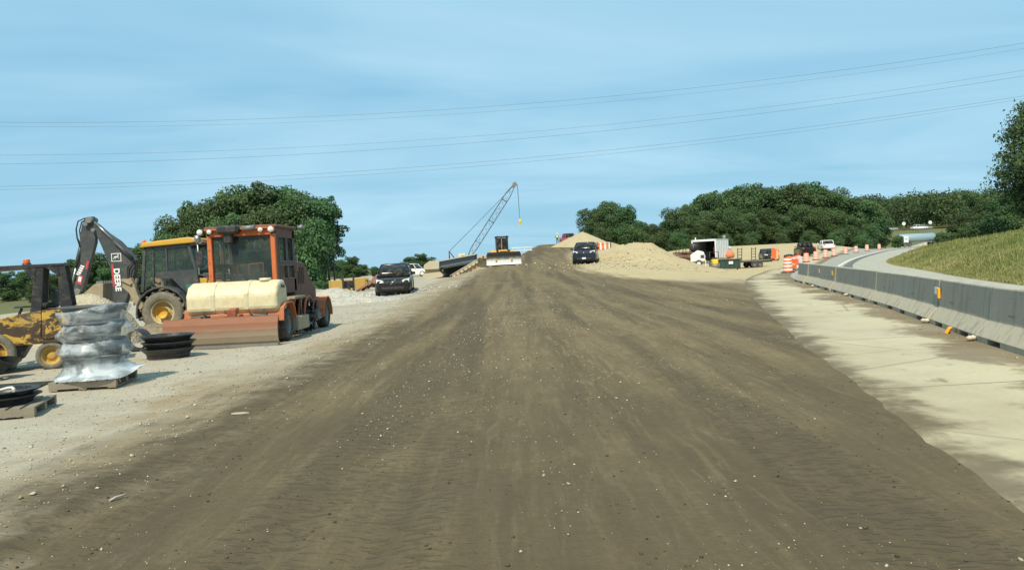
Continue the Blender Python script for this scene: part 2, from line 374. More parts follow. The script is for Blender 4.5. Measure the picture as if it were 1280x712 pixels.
# grass soil
grc = g.mix(mid, (0.075, 0.095, 0.028), (0.20, 0.175, 0.075)); grc = g.mix(g.rng(big, .45, .7), grc, (0.085, 0.105, 0.035))
wig = g.math('ADD', g.math('MULTIPLY', g.math('SUBTRACT', mid, .5), 2.6), g.math('MULTIPLY', g.math('SUBTRACT', track, .5), 3.0))
lf = g.rng(g.math('ADD', g.attr('lot_d'), wig), -0.55, 0.75)
dk = g.rng(g.math('ADD', g.attr('dark_d'), wig), -0.9, 0.7)
sf = g.rng(g.math('ADD', g.attr('sand_d'), wig), -0.8, 0.8)
gf = g.rng(g.math('ADD', g.attr('grass_d'), g.math('MULTIPLY', g.math('SUBTRACT', mid, .5), 1.2)), -0.1, 0.35)
band = g.math('MULTIPLY', g.rng(g.math('ADD', g.attr('lot_d'), wig), 1.6, .3), g.rng(big, .35, .6, .35, 1))
lotc = g.mix(g.math('MULTIPLY', band, .8), lotc, g.mix(fine, (.20, .145, .075), (.33, .25, .145)))
c = g.mix(sf, lotc, sandc)
c = g.mix(dk, c, dirt)
c = g.mix(gf, c, grc)
hgt = g.math('ADD', g.math('MULTIPLY', fine, 0.5), g.math('ADD', g.math('MULTIPLY', trackf, 0.7), g.math('ADD', g.math('MULTIPLY', peb, -0.25), g.math('MULTIPLY', lug, -.6))))
rgh = g.rng(g.math('MULTIPLY', dk, g.rng(big, .5, .25)), 0, 1, .93, .80)
MAT_GROUND = g.done(c, rgh, 0, g.bump(hgt, 0.55, 0.022), 0.25)
ground = npmesh('ground', np.c_[fx, fy, GZ.ravel()], quads, 4, MAT_GROUND, True, {'lot_d': lot_d, 'dark_d': dark_d, 'sand_d': sand_d, 'grass_d': grass_d, 'damp': np.clip(1.15-np.hypot(fx*.55, fy)/15.0, 0, 1)})
tag(ground, kind='structure')
# ------------------------------------------------------------------ pavements
def resample(pts, n, pw=1.0):
    P = np.array(pts, float)
    for _ in range(3):
        Q = [P[0]]
        for a, b in zip(P[:-1], P[1:]): Q += [a*.75+b*.25, a*.25+b*.75]
        Q.append(P[-1]); P = np.array(Q)
    d = np.r_[0, np.cumsum(np.hypot(*np.diff(P, axis=0).T))]; s_ = d[-1]*np.linspace(0, 1, n)**pw
    return np.c_[np.interp(s_, d, P[:, 0]), np.interp(s_, d, P[:, 1])], s_
def strip(name, A, B, cols, mat, dz, n=420, kind='structure', shrink=0.0, parent=None, lip=False):
    a, s_ = resample(A, n, 1.5); b, _ = resample(B, n, 1.5); t = np.linspace(shrink, 1-shrink, cols)
    X = a[:, None, 0]*(1-t)+b[:, None, 0]*t; Y = a[:, None, 1]*(1-t)+b[:, None, 1]*t
    Z = full_z(X.ravel(), Y.ravel(), pave=False)+dz
    Z = Z.reshape(n, cols)
    if lip:   # feathered edge running into the soil
        X = np.c_[X[:, :1]*1.0-.16*(b-a)[:, :1]/np.hypot(*(b-a).T)[:, None], X]; Y = np.c_[Y[:, :1]-.16*(b-a)[:, 1:]/np.hypot(*(b-a).T)[:, None], Y]; Z = np.c_[Z[:, :1]-.04, Z]; t = np.r_[0, t]; cols += 1
    Z = Z.ravel()
    idx = np.arange(n*cols).reshape(n, cols); q = np.stack([idx[:-1, :-1], idx[:-1, 1:], idx[1:, 1:], idx[1:, :-1]], -1).reshape(-1, 4)
    wd = np.hypot(*(b-a).T)[:, None]
    dl = (t[None]*wd).ravel(); dr = ((1-t[None])*wd).ravel(); al = np.repeat(s_, cols)
    o = npmesh(name, np.c_[X.ravel(), Y.ravel(), Z], q, 4, mat, True, {'from_left': dl, 'from_right': dr, 'along': al}, parent)
    return tag(o, kind=kind) if kind and not parent else o
def concrete(name, c0, c1, dirt_l, dirt_r, mudc=(0.165, 0.120, 0.064)):
    g = G(name); P_ = g.pos(); big = g.noise(P_, 0.5, 5, 0.6); mid = g.noise(P_, 2.2, 6, 0.65); fine = g.noise(P_, 18, 5, 0.7)
    col = g.mix(big, c0, c1); col = g.mix(g.rng(fine, .35, .75, 0, .22), col, (0.25, 0.22, 0.16))
    al = g.attr('along'); jt = g.math('PINGPONG', al, 2.3); col = g.mix(g.rng(jt, 0.03, 0.012, 0, .7), col, (0.10, 0.09, 0.07))
    cr = g.voro(g.mapv(P_, (.25, .25, .25)), 1.0, 'DISTANCE_TO_EDGE')
    col = g.mix(g.rng(cr, 0.006, 0.001, 0, .45), col, (0.10, .09, .075))
    n = g.math('ADD', g.math('MULTIPLY', g.math('SUBTRACT', big, .5), 3.2), g.math('MULTIPLY', g.math('SUBTRACT', mid, .5), 1.6))
    col = g.mix(g.math('MULTIPLY', g.rng(g.math('ADD', g.attr('from_left'), n), 1.6, .2), .42) if dirt_l else 0.0, col, (.30, .235, .14))
    col = g.mix(g.math('MULTIPLY', g.rng(g.voro(P_, 30), .2, .05), g.rng(mid, .45, .6, 0, .4)), col, (.22, .18, .115))
    if dirt_l: 
        f = g.rng(g.math('ADD', g.attr('from_left'), g.math('MULTIPLY', n, .55)), .50, .02); col = g.mix(g.math('MULTIPLY', f, .97), col, g.mix(mid, (.095, .071, .039), (.185, .137, .073)))
    if dirt_r:
        f = g.rng(g.math('ADD', g.attr('from_right'), n), dirt_r, dirt_r*.55); col = g.mix(g.math('MULTIPLY', f, .96), col, g.mix(mid, vmul(mudc, .9), vmul(mudc, 1.25)))
    sp = g.rng(g.noise(g.mapv(P_, (1.2, .45, 1), (0, 0, -.25)), .9, 5, .6), .60, .66, 0, .8); sp = g.math('MULTIPLY', sp, g.rng(mid, .42, .6))
    col = g.mix(sp, col, mudc)
    col = g.mix(g.rng(g.noise(P_, .22, 4, .6), .45, .7, 0, .4), col, (0.36, 0.32, 0.235))
    return g.done(col, .85, 0, g.bump(fine, .25, .01), .3)
M_CONC = concrete('pale_concrete', (0.46, 0.405, 0.262), (0.55, 0.49, 0.325), 0.16, 1.25)
M_LANE = concrete('worn_concrete', (0.29, 0.285, 0.235), (0.37, 0.36, 0.30), 0, 0)
M_SHO = concrete('shoulder_concrete', (0.36, 0.345, 0.28), (0.45, 0.43, 0.35), 0, 0)
def offset(pts, d):
    P = np.array(pts, float); T = np.gradient(P, axis=0); T /= np.hypot(*T.T)[:, None]
    return [(p[0]+t[1]*d, p[1]-t[0]*d) for p, t in zip(P, T)]
strip('concrete_lane', offset(LE, -.10), BL, 22, M_CONC, 0.010, lip=True)
strip('highway_lane', BL, WL, 14, M_LANE, 0.012)
strip('road_shoulder', WL, offset(RE, .10), 12, M_SHO, 0.012)
strip('edge_line', offset(WL, -.10), offset(WL, .10), 2, pm('road_paint_white', (.75, .75, .72), .6, var=.06, dust=.25, dustc=(.4, .37, .3)), 0.018, 600)
g = G('asphalt_seam'); P_ = g.pos(); M_SEAM = g.done(g.mix(g.noise(P_, 3, 5), (.10, .10, .09), (.16, .155, .135)), .9)
strip('asphalt_joint_strip', offset(WL, .35), offset(WL, 1.0), 3, M_SEAM, 0.017, 600)
# ------------------------------------------------------------------ vegetation
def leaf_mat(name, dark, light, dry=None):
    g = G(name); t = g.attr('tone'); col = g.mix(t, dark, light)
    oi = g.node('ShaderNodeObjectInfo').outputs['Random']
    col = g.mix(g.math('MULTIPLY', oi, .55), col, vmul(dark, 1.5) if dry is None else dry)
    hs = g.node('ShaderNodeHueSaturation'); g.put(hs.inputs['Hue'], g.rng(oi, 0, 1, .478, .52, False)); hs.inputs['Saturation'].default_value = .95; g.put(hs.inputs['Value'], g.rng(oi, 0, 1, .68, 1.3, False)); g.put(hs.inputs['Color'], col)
    col = hs.outputs[0]
    g.done(col, .62, 0, None, .25)
    tr = g.node('ShaderNodeBsdfTranslucent'); g.l.new(col, tr.inputs[0])
    mx = g.node('ShaderNodeMixShader'); mx.inputs[0].default_value = .28
    g.l.new(g.b.outputs[0], mx.inputs[1]); g.l.new(tr.outputs[0], mx.inputs[2]); g.l.new(mx.outputs[0], g.o.inputs[0])
    return g.m
M_LEAF = leaf_mat('broadleaf_foliage', (0.034, 0.072, 0.028), (0.160, 0.255, 0.078))
M_CEDAR = leaf_mat('cedar_foliage', (0.034, 0.060, 0.020), (0.12, 0.17, 0.05))
M_BARK = pm('bark', (0.10, 0.085, 0.065), .9, var=.35, scale=4, dust=.1, bump=.6)
def crown_leaves(lobes, n, size, rng, droop=0.0, shell=(.72, 1.08)):
    """lobes: (cx,cy,cz,rx,ry,rz). returns verts, quads, tone"""
    A = np.array(lobes, float); ar = A[:, 3]*A[:, 5]; k = rng.choice(len(A), n, p=ar/ar.sum())
    d = rng.normal(size=(n, 3)); d /= np.linalg.norm(d, axis=1)[:, None]
    d[:, 2] = np.where(d[:, 2] < -.45, -d[:, 2]*.6, d[:, 2]); d /= np.linalg.norm(d, axis=1)[:, None]
    # ragged clumps: radius depends on direction in small bunches
    bun = np.sin(d[:, 0]*9+k*1.7)*np.sin(d[:, 1]*8+k*2.3)*np.sin(d[:, 2]*9+k)
    r = rng.uniform(shell[0], shell[1], n)*(1+.22*bun)
    c = A[k, :3]+d*A[k, 3:6]*r[:, None]
    nr = d+rng.normal(scale=.55, size=(n, 3)); nr[:, 2] += .25; nr /= np.linalg.norm(nr, axis=1)[:, None]
    up = rng.normal(size=(n, 3)); u = np.cross(nr, up); u /= np.linalg.norm(u, axis=1)[:, None]; v = np.cross(nr, u)
    s_ = size*rng.uniform(.55, 1.35, n)[:, None]; asp = rng.uniform(.5, .9, n)[:, None]
    drp = np.zeros((n, 3)); drp[:, 2] = -droop*s_[:, 0]
    V = np.stack([c-u*s_*.5, c-v*s_*.5*asp+nr*s_*.08, c+u*s_*.5+drp, c+v*s_*.5*asp+nr*s_*.08], 1).reshape(-1, 3)
    q = np.arange(4*n).reshape(n, 4)
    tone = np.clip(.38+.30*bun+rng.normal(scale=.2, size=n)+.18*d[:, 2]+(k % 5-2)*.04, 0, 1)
    return V, q, np.repeat(tone, 4)
def lobes_round(H, R, n, rng, base=.25, top=1.0):
    L_ = []
    for i in range(n):
        a = rng.uniform(0, 6.28); h = base+(top*.93-base)*(i+rng.uniform(0, 1))/n; tt = (h-base)/(top-base); w_ = math.sqrt(max(.06, 1-(max(0, tt-.35)/.68)**2))*(.72+.28*min(1, tt/.35))
        rr = R*w_*rng.uniform(.25, .78); s_ = R*rng.uniform(.28, .46)*(.65+.45*w_)
        z = min(h*H, H-s_*.75)
        L_.append((rr*math.cos(a), rr*math.sin(a), z, s_, s_, s_*rng.uniform(.65, .9)))
    for i in range(n):   # small ragged tufts at the outline
        b0 = L_[rng.integers(0, n)]; a = rng.uniform(0, 6.28); e_ = rng.uniform(-.2, 1.2); s_ = R*rng.uniform(.09, .17)
        L_.append((b0[0]+b0[3]*1.05*math.cos(a)*math.cos(e_), b0[1]+b0[3]*1.05*math.sin(a)*math.cos(e_), b0[2]+b0[5]*1.1*math.sin(e_), s_, s_, s_*.8))
    L_.append((0, 0, H*.5, R*.45, R*.45, H*.28))
    return L_
def trunk_mb(H, R, lobes, r0, rng, fork=.35):
    b = MB(); wob_ = [(rng.normal()*.02*H*t, rng.normal()*.02*H*t, H*t*.85) for t in (0, .2, .45, .7, 1.0)]
    b.tube(wob_, [r0*1.25, r0, r0*.75, r0*.45, r0*.15], 8)
    for l in lobes[:9]:
        t = min(max((l[2]/H)*.6, .15), .7); p = Vector((0, 0, H*t)); q = Vector(l[:3]); m_ = p.lerp(q, .5)+Vector((0, 0, .04*H))
        b.tube([p, m_, q], [r0*.4, r0*.25, r0*.08], 5, False)
    return b
TREES = {}
def make_template(key, H, R, nl, n, size, seed, base=.25, leafm=None, r0=.22, kind='round'):
    rng = np.random.default_rng(seed)
    if kind == 'round': lb = lobes_round(H, R, nl, rng, base)
    elif kind == 'cone':
        lb = []
        for i in range(nl):
            h = (i+.5)/nl; rr = R*(1-h)**.8
            for j in range(max(1, int(5*(1-h)+1))):
                a = rng.uniform(0, 6.28); lb.append((rr*.6*math.cos(a), rr*.6*math.sin(a), H*(base+(1-base)*h)*.94, rr*.5+.1, rr*.5+.1, H/nl*.8))
    V, q, t = crown_leaves(lb, n, size, rng)
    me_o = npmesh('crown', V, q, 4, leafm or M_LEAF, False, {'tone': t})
    tr = trunk_mb(H, R, lb, r0, rng).build('trunk', M_BARK)
    me_c, me_t = me_o.data, tr.data
    for o in (me_o, tr): bpy.data.objects.remove(o)
    TREES[key] = (me_c, me_t, H, R)
make_template('a', 12, 5.0, 30, 20000, .31, 1, .13); make_template('b', 12, 4.4, 28, 19000, .31, 2, .11); make_template('c', 12, 5.6, 34, 22000, .31, 3, .12)
make_template('d', 12, 4.0, 26, 17000, .31, 8, .15); make_template('tall', 12, 2.4, 15, 3800, .34, 5, .48, r0=.13)
make_template('bush', 3, 2.2, 14, 3500, .24, 6, .05, r0=.06); make_template('cedar', 6, 2.0, 9, 7000, .20, 7, .02, M_CEDAR, .1, 'cone')
make_template('low', 8, 5.5, 24, 9000, .38, 9, .04)
def put_tree(key, name, X, Y, H, label, wf=1.0, cat='tree', group=None, sink=0.0):
    mc, mt, H0, R0 = TREES[key]; z = gz(X, Y)-.05-sink; s_ = H/H0
    e = empty(name, (X, Y, z), random.uniform(0, 6.28), label, cat, group)
    for nm, me in (('trunk', mt), ('crown', mc)):
        o = bpy.data.objects.new(nm, me); COL.objects.link(o); o.parent = e; o.scale = (s_*wf, s_*wf, s_)
    return e
def tree_px(key, name, px, ytop, Y, label, wf=1.0, group=None, cat='tree'):
    p = aty(px, ytop, Y); H = p[2]-gz(p[0], Y)+.2; fr = .0 if key in ('tall', 'cedar') else .11
    return put_tree(key, name, p[0], Y, H/(1-fr), label, wf, cat, group, fr*H/(1-fr))
GL = 'trees of the dense grove behind the parked machines'
for i, (px, yt, Y, k, wf) in enumerate([(206, 292, 92, 'd', 1.0), (228, 268, 96, 'a', .85), (252, 256, 100, 'b', .9), (275, 246, 94, 'a', .9), (300, 238, 99, 'c', .8), (325, 233, 93, 'b', .95), (350, 236, 97, 'd', 1.0), (372, 242, 92, 'a', .85), (390, 250, 97, 'd', .9), (240, 285, 88, 'b', .9), (335, 262, 86, 'd', 1.0), (285, 270, 86, 'a', .8), (378, 280, 84, 'low', .7)]):
    tree_px(k, 'broadleaf_tree', px, yt, Y, 'dense dark green broadleaf tree in the grove behind the machines', wf, GL)
tree_px('tall', 'slender_tree', 406, 246, 88, 'tall slender tree with bare lower trunk at the edge of the grove', 1.0, 'slender trees at the grove edge')
tree_px('tall', 'slender_tree', 413, 252, 91, 'tall slender tree with bare lower trunk at the edge of the grove', .9, 'slender trees at the grove edge')
for i, (px, yt, Y) in enumerate([(-30, 345, 130), (8, 341, 140), (35, 338, 150), (62, 343, 135), (90, 326, 150), (118, 318, 140), (142, 322, 150), (160, 312, 140), (183, 305, 135), (50, 350, 120), (100, 340, 125), (130, 335, 128)]):
    tree_px('abd'[i % 3], 'distant_tree', px, yt, Y, 'rounded green tree in the line beyond the forklift and excavating arm', 1.35, 'tree line behind the forklift')
for i, (px, yt, Y) in enumerate([(424, 326, 165), (438, 322, 150), (452, 331, 190), (468, 334, 210), (482, 332, 200), (498, 330, 210), (512, 322, 205), (524, 318, 200), (536, 322, 215), (552, 326, 240), (568, 326, 260), (585, 327, 260), (604, 327, 270), (446, 338, 150), (475, 340, 180), (505, 336, 190)]):
    tree_px('cba'[i % 3], 'distant_tree', px, yt, Y, 'small far tree in the line beyond the bridge works and black van', 1.4, 'tree line beyond the bridge')
for i, (px, yt, Y) in enumerate([(408, 352, 62), (420, 357, 58), (432, 352, 64), (398, 350, 66), (388, 352, 70)]):
    p = aty(px, yt, Y); put_tree('bush', 'shrub', p[0], Y, p[2]-gz(p[0], Y), 'low leafy shrub at the foot of the slender trees', 1.1, 'shrub', 'shrubs below the grove')
GR = 'trees of the wood beyond the sand and trailers'
row = [(738, 262, 150, 'a'), (760, 254, 152, 'c'), (778, 259, 150, 'b'), (797, 277, 158, 'd'), (815, 281, 162, 'a'), (834, 276, 160, 'd'), (849, 259, 158, 'a'), (866, 257, 163, 'b'), (883, 245, 168, 'c'), (903, 240, 170, 'a'), (921, 236, 172, 'b'), (940, 233, 170, 'c'), (958, 237, 173, 'd'), (975, 234, 170, 'a'), (995, 232, 168, 'b'), (1012, 231, 172, 'c'), (1030, 236, 170, 'a'), (1047, 243, 166, 'd'), (1063, 249, 170, 'b'), (1080, 252, 168, 'a'), (1094, 262, 170, 'd'), (858, 272, 150, 'b'), (876, 276, 148, 'a'), (896, 265, 152, 'd'), (915, 262, 154, 'c'), (935, 268, 150, 'a'), (957, 262, 153, 'b'), (978, 270, 150, 'd'), (1000, 258, 154, 'a'), (1022, 262, 152, 'c'), (1045, 268, 150, 'b'), (1067, 272, 151, 'd'), (1085, 280, 154, 'a'), (828, 292, 148, 'low'), (848, 292, 146, 'low'), (806, 292, 152, 'low'), (870, 295, 142, 'low'), (905, 294, 144, 'low'), (940, 292, 145, 'low'), (975, 292, 144, 'low'), (1010, 290, 146, 'low'), (1045, 290, 146, 'low'), (1078, 294, 148, 'low'), (785, 284, 148, 'low'), (752, 285, 146, 'low')]
for px, yt, Y, k in row:
    lone = px < 790
    tree_px(k, 'broadleaf_tree', px, yt, Y, 'rounded green tree standing behind the sand pile' if lone else 'dark green broadleaf tree in the wood behind the trailers', 1.0 if k != 'low' else .9, 'trees behind the sand pile' if lone else GR)
# wooded hillside far to the right: reads as one mass
rng = np.random.default_rng(21); VV = []; QQ = []; TT = []; nb = 0
for i in range(320):
    px = rng.uniform(1070, 1330); Y = rng.uniform(255, 430); X = aty(px, 300, Y)[0]; z = gz(X, Y); H = rng.uniform(9, 13.5); R0 = H*.45
    lb = [(rng.normal()*R0*.45, rng.normal()*R0*.45, H*rng.uniform(.2, .85), R0*rng.uniform(.4, .7), R0*rng.uniform(.4, .7), R0*rng.uniform(.4, .6)) for _ in range(6)]
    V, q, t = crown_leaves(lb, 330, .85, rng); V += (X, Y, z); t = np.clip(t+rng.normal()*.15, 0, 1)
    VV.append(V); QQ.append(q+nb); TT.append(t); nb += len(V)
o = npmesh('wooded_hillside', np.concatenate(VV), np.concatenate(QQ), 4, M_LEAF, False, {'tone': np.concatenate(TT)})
tag(o, 'far wooded hillside of dark green trees above the curving highway', 'woodland', None, 'stuff')
# cedars and the big tree on the grass bank
for px, yt, Y, k, wf, lb in [(1196, 262, 84, 'cedar', 1.15, 'small bushy cedar on the crest of the grass bank'), (1212, 240, 88, 'd', .75, 'loose light green young tree between the cedar and large tree'), (1232, 250, 84, 'a', .9, 'round dark tree just behind the large bank tree'), (1252, 246, 78, 'b', 1.0, 'dark low tree under the large bank tree')]:
    tree_px(k, 'cedar_tree' if k == 'cedar' else 'bank_tree', px, yt, Y, lb, wf)
rng = np.random.default_rng(33)
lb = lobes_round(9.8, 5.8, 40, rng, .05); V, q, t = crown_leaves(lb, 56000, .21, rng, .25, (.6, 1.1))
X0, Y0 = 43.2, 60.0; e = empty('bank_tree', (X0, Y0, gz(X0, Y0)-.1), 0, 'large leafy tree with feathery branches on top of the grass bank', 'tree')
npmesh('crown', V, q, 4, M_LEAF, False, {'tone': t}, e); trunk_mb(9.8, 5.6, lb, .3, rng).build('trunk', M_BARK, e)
for px, yt, Y in [(1180, 290, 80), (1222, 277, 66), (1240, 272, 64), (1262, 268, 60), (1208, 284, 74)]:
    p = aty(px, yt, Y); put_tree('bush', 'shrub', p[0], Y, max(.8, p[2]-gz(p[0], Y)), 'dark scrubby shrub along the top of the grass bank', 1.2, 'shrub', 'shrubs on the grass bank')
# tall grass on the bank
g = G('tall_grass'); t = g.attr('tone'); g.done(g.mix(t, (0.125, 0.165, 0.040), (0.34, 0.31, 0.13)), .7, 0, None, .2); M_GRASS = g.m
rng = np.random.default_rng(5); n = 420000
Yg = 19+rng.uniform(0, 1, n)**1.6*100; ex = np.interp(Yg, [p[1] for p in RE], [p[0] for p in RE]); Xg = ex+.35+rng.uniform(0, 1, n)**1.3*(14+Yg*.18)
sd_ = seg_sd(RE, Xg, Yg); keep = (sd_ > .25) & (Xg/Yg < .78) & (rng.uniform(0, 1, n) < np.clip(34/Yg, .25, 1)); Xg, Yg, sd_ = Xg[keep], Yg[keep], sd_[keep]; n = len(Xg)
Zg = full_z(Xg, Yg, False); dens = wob(Xg, Yg, 9); h = rng.uniform(.05, .19, n)*(1+.6*dens)*np.where(rng.uniform(size=n) < .02, 2.2, 1)*np.clip(.45+sd_*.35, .4, 1)
a = rng.uniform(0, 6.28, n); wd = .010*(1+Yg/24); ln = rng.normal(scale=.3, size=(n, 2))*h[:, None]
b0 = np.c_[Xg-np.cos(a)*wd, Yg-np.sin(a)*wd, Zg-.02]; b1 = np.c_[Xg+np.cos(a)*wd, Yg+np.sin(a)*wd, Zg-.02]; tp = np.c_[Xg+ln[:, 0], Yg+ln[:, 1], Zg+h]
V = np.stack([b0, b1, tp], 1).reshape(-1, 3); tone = np.clip(.34+.55*np.exp(-sd_/2.2)-.1-.45*wob(Xg+40, Yg, 8)+rng.normal(scale=.28, size=n), 0, 1)
o = npmesh('tall_grass', V, np.arange(3*n).reshape(n, 3), 3, M_GRASS, False, {'tone': np.repeat(tone, 3)})
tag(o, 'tall yellow and green grass covering the roadside bank', 'grass', None, 'stuff')
# ------------------------------------------------------------------ machine paints
YEL = pm('dusty_yellow_paint', (0.60, 0.33, 0.025), .45, var=.12, scale=1.6, dust=.35)
ORA = pm('faded_orange_paint', (0.58, 0.125, 0.022), .5, var=.2, scale=3, dust=.4)
ORAP = pm('pale_worn_orange', (0.46, 0.135, 0.045), .7, var=.2, scale=3, dust=.5, dustc=(.36, .25, .16))
MAR = pm('oxidised_maroon_paint', (0.155, 0.072, 0.052), .7, var=.25, scale=2.2, dust=.45, dustc=(.26, .17, .12))
BLK = pm('black_paint', (0.022, 0.022, 0.023), .45, var=.3, scale=3, dust=.22)
DGR = pm('dark_grey_paint', (0.045, 0.050, 0.052), .5, var=.2, scale=1.5, dust=.28, dustc=(.20, .18, .14))
STL = pm('bare_steel', (0.42, 0.42, 0.41), .32, .9, var=.2, scale=5, dust=.3)
GRY = pm('grey_metal', (0.20, 0.20, 0.19), .5, .3, var=.2, scale=4, dust=.4)
TANM = pm('mud_caked_metal', (0.30, 0.235, 0.145), .85, var=.3, scale=3, dust=.6, dustc=(.40, .34, .25), bump=.5)
RUB = pm('tyre_rubber', (0.035, 0.034, 0.032), .85, var=.3, scale=5, dust=.55, dustc=(.23, .20, .15), bump=.3)
RUBD = pm('dusty_tyre_rubber', (0.15, 0.135, 0.10), .9, var=.3, scale=5, dust=.6, dustc=(.30, .26, .19), bump=.3)
CRM = pm('cream_plastic', (0.66, 0.58, 0.36), .45, var=.10, scale=2.2, dust=.6, dustc=(.46, .37, .23))
WHT = pm('white_paint', (0.74, 0.75, 0.73), .4, var=.05, scale=1.5, dust=.2, dustc=(.5, .46, .38))
RIMY = pm('rim_yellow', (0.52, 0.31, 0.05), .6, var=.2, scale=5, dust=.5)
RIMT = pm('rim_tan', (0.50, 0.40, 0.20), .6, var=.2, scale=5, dust=.5)
REDD = pm('red_decal', (0.50, 0.04, 0.05), .5, var=.1, dust=.2)
GLA = glass('tinted_glass', (0.045, 0.075, 0.068), .27)
GLD = glass('dark_glass', (0.010, 0.013, 0.015), 1.0)
GLD.node_tree.nodes['Principled BSDF'].inputs['Specular IOR Level'].default_value = .22
LENS = pm('lamp_lens', (0.75, 0.72, 0.66), .15, var=.05, dust=.3)
AMB = pm('amber_lens', (0.80, 0.13, 0.01), .25, var=.1, dust=.1)
BPL = pm('black_plastic', (0.020, 0.021, 0.023), .42, var=.25, scale=4, dust=.22, dustc=(.17, .16, .14))
def worn_yellow():
    g = G('chipped_yellow_paint'); co = g.coord(); n = g.noise(g.mapv(co, (1, 1, 1.8)), 3.4, 7, .72, .6); n2 = g.noise(co, 9, 5)
    f = g.rng(n, .50, .56); rust = g.mix(n2, (.025, .018, .013), (.10, .058, .030)); col = g.mix(f, rust, g.mix(n2, (.46, .27, .03), (.62, .38, .06)))
    return g.done(g.mix(g.rng(g.noise(co, 2, 5), .45, .8, 0, .5), col, (.22, .17, .11)), .75, 0, g.bump(n, .3, .01))
WORN = worn_yellow()
def text_part(txt, size, mat, parent, loc, rot, name='lettering', depth=.004, bold=0.0, sx=1.0):
    cu = bpy.data.curves.new('lettering', 'FONT'); cu.body = txt; cu.size = size; cu.extrude = depth; cu.align_x = 'CENTER'; cu.align_y = 'CENTER'; cu.offset = bold
    t = bpy.data.objects.new('tmp', cu); COL.objects.link(t); bpy.context.view_layer.update()
    me = bpy.data.meshes.new_from_object(t.evaluated_get(bpy.context.evaluated_depsgraph_get())); bpy.data.objects.remove(t)
    me.materials.clear(); me.materials.append(mat)
    o = bpy.data.objects.new(name, me); COL.objects.link(o); o.parent = parent; o.location = loc; o.rotation_euler = rot; o.scale = (sx, 1, 1); return o
_WH = {}
def wheel(parent, c, R, W, tyre=None, rim=None, side=-1, lugs=0, rimr=.55, axis='Y', key=None, steer=0.0, bolts=True):
    """wheel whose outer face looks along side*axis"""
    tyre = tyre or RUB; rim = rim or GRY; k = (R, W, tyre.name, rim.name, lugs, rimr)
    if k not in _WH:
        h = W/2; b = MB(); rr = R*rimr
        b.lathe([(rr, -h*.75), (rr*1.08, -h*.95), (R*.86, -h), (R*.965, -h*.82), (R, -h*.45), (R, h*.45), (R*.965, h*.82), (R*.86, h), (rr*1.08, h*.95), (rr, h*.75)], axis='Y', n=32)
        for i in range(lugs):
            for s_ in (-1, 1):
                a = 2*math.pi*(i+(.5 if s_ > 0 else 0))/lugs; q = Matrix.Rotation(-a, 3, 'Y')
                m_ = MB().box((0, 0, 0), (R*.09, W*.56, R*.085), rz=s_*.75)
                b.add([q @ (Vector((0, s_*h*.42, R*1.012))+Vector(p)) for p in m_.v], m_.f)
        t = b.build('tyre', tyre); r_ = MB()
        r_.lathe([(rr, -h*.8), (rr, h*.25), (rr*.9, h*.15), (rr*.55, h*.02), (rr*.5, h*.2), (rr*.3, h*.3), (0.001, h*.3)], axis='Y', n=24)
        r_.lathe([(rr*1.02, h*.8), (rr*.93, h*.8), (rr*.92, h*.15)], axis='Y', n=24)
        if bolts:
            for i in range(6):
                a = 2*math.pi*i/6; r_.cyl((rr*.68*math.cos(a), h*.04, rr*.68*math.sin(a)), (rr*.68*math.cos(a), h*.16, rr*.68*math.sin(a)), rr*.08, n=6)
        rmo = r_.build('rim', rim); _WH[k] = (t.data, rmo.data)
        bpy.data.objects.remove(t); bpy.data.objects.remove(rmo)
    e = bpy.data.objects.new('wheel', None); COL.objects.link(e); e.parent = parent; e.location = c; e.empty_display_size = .1
    rz = 0 if side > 0 else math.pi
    if axis == 'X': rz = -math.pi/2 if side > 0 else math.pi/2
    e.rotation_euler = (0, 0, rz+steer)
    for nm, me in zip(('tyre', 'rim'), _WH[k]):
        o = bpy.data.objects.new(nm, me); COL.objects.link(o); o.parent = e
    return e
def hydraulic(parent, p0, p1, r, split=.6, name='hydraulic_cylinder', rod=None):
    p0, p1 = Vector(p0), Vector(p1); m_ = p0.lerp(p1, split); b = MB().cyl(p0, m_, r, n=10); o = b.build(name, DGR, parent)
    MB().cyl(m_, p1, r*.5, n=8).build('rod', rod or STL, o); return o
# ------------------------------------------------------------------ backhoe loader
BY = 23.6; bx0 = aty(209, 413, BY-.75)[0]; bz0 = gz(bx0, BY)
bh = empty('backhoe_loader', (bx0, BY, bz0), 0, 'yellow and dark grey backhoe loader with raised rear digging arm beside the sweeper', 'backhoe')
def z4(x, y, Y): p = aty(150+x/5.086, 280+y/5.086, Y); return (p[0]-bx0, p[2]-bz0)
def z2(x, y, Y): p = aty(60+x/5.933, 260+y/5.933, Y); return (p[0]-bx0, p[2]-bz0)
Yc, Yn = BY, BY-.78
for s_ in (-1, 1):
    wheel(bh, (0.0, s_*.80, .60), .60, .44, RUBD, RIMT, s_, 18)
    wheel(bh, (2.15, s_*.78, .42), .42, .30, RUBD, RIMT, s_, 14)
hubp = z4(292, 562, Yn)
MB().lathe([(.17, -.05), (.17, .03), (.13, .06), (.001, .06)], (0, -1.0, .60), 'Y', 16).build('wheel_hub', YEL, bh)
MB().box((1.05, 0, .62), (2.9, .8, .34), bev=.03).box((.0, 0, .6), (.5, 1.3, .3)).box((2.15, 0, .5), (.24, 1.5, .2)).build('chassis', DGR, bh)
hp = [(.98, .80), (2.55, .80), (2.68, 1.18), (2.55, 1.36), (.98, 1.50)]
MB().prism(hp, -.42, .42).build('engine_hood', YEL, bh, .04)
MB().prism([(2.56, .82), (2.72, .84), (2.72, 1.2), (2.58, 1.32)], -.36, .36).build('grille', BLK, bh, .01)
for s_ in (-1, 1): MB().box((1.95, s_*.425, 1.1), (.8, .02, .3)).build('hood_vent_panel', BLK, bh)
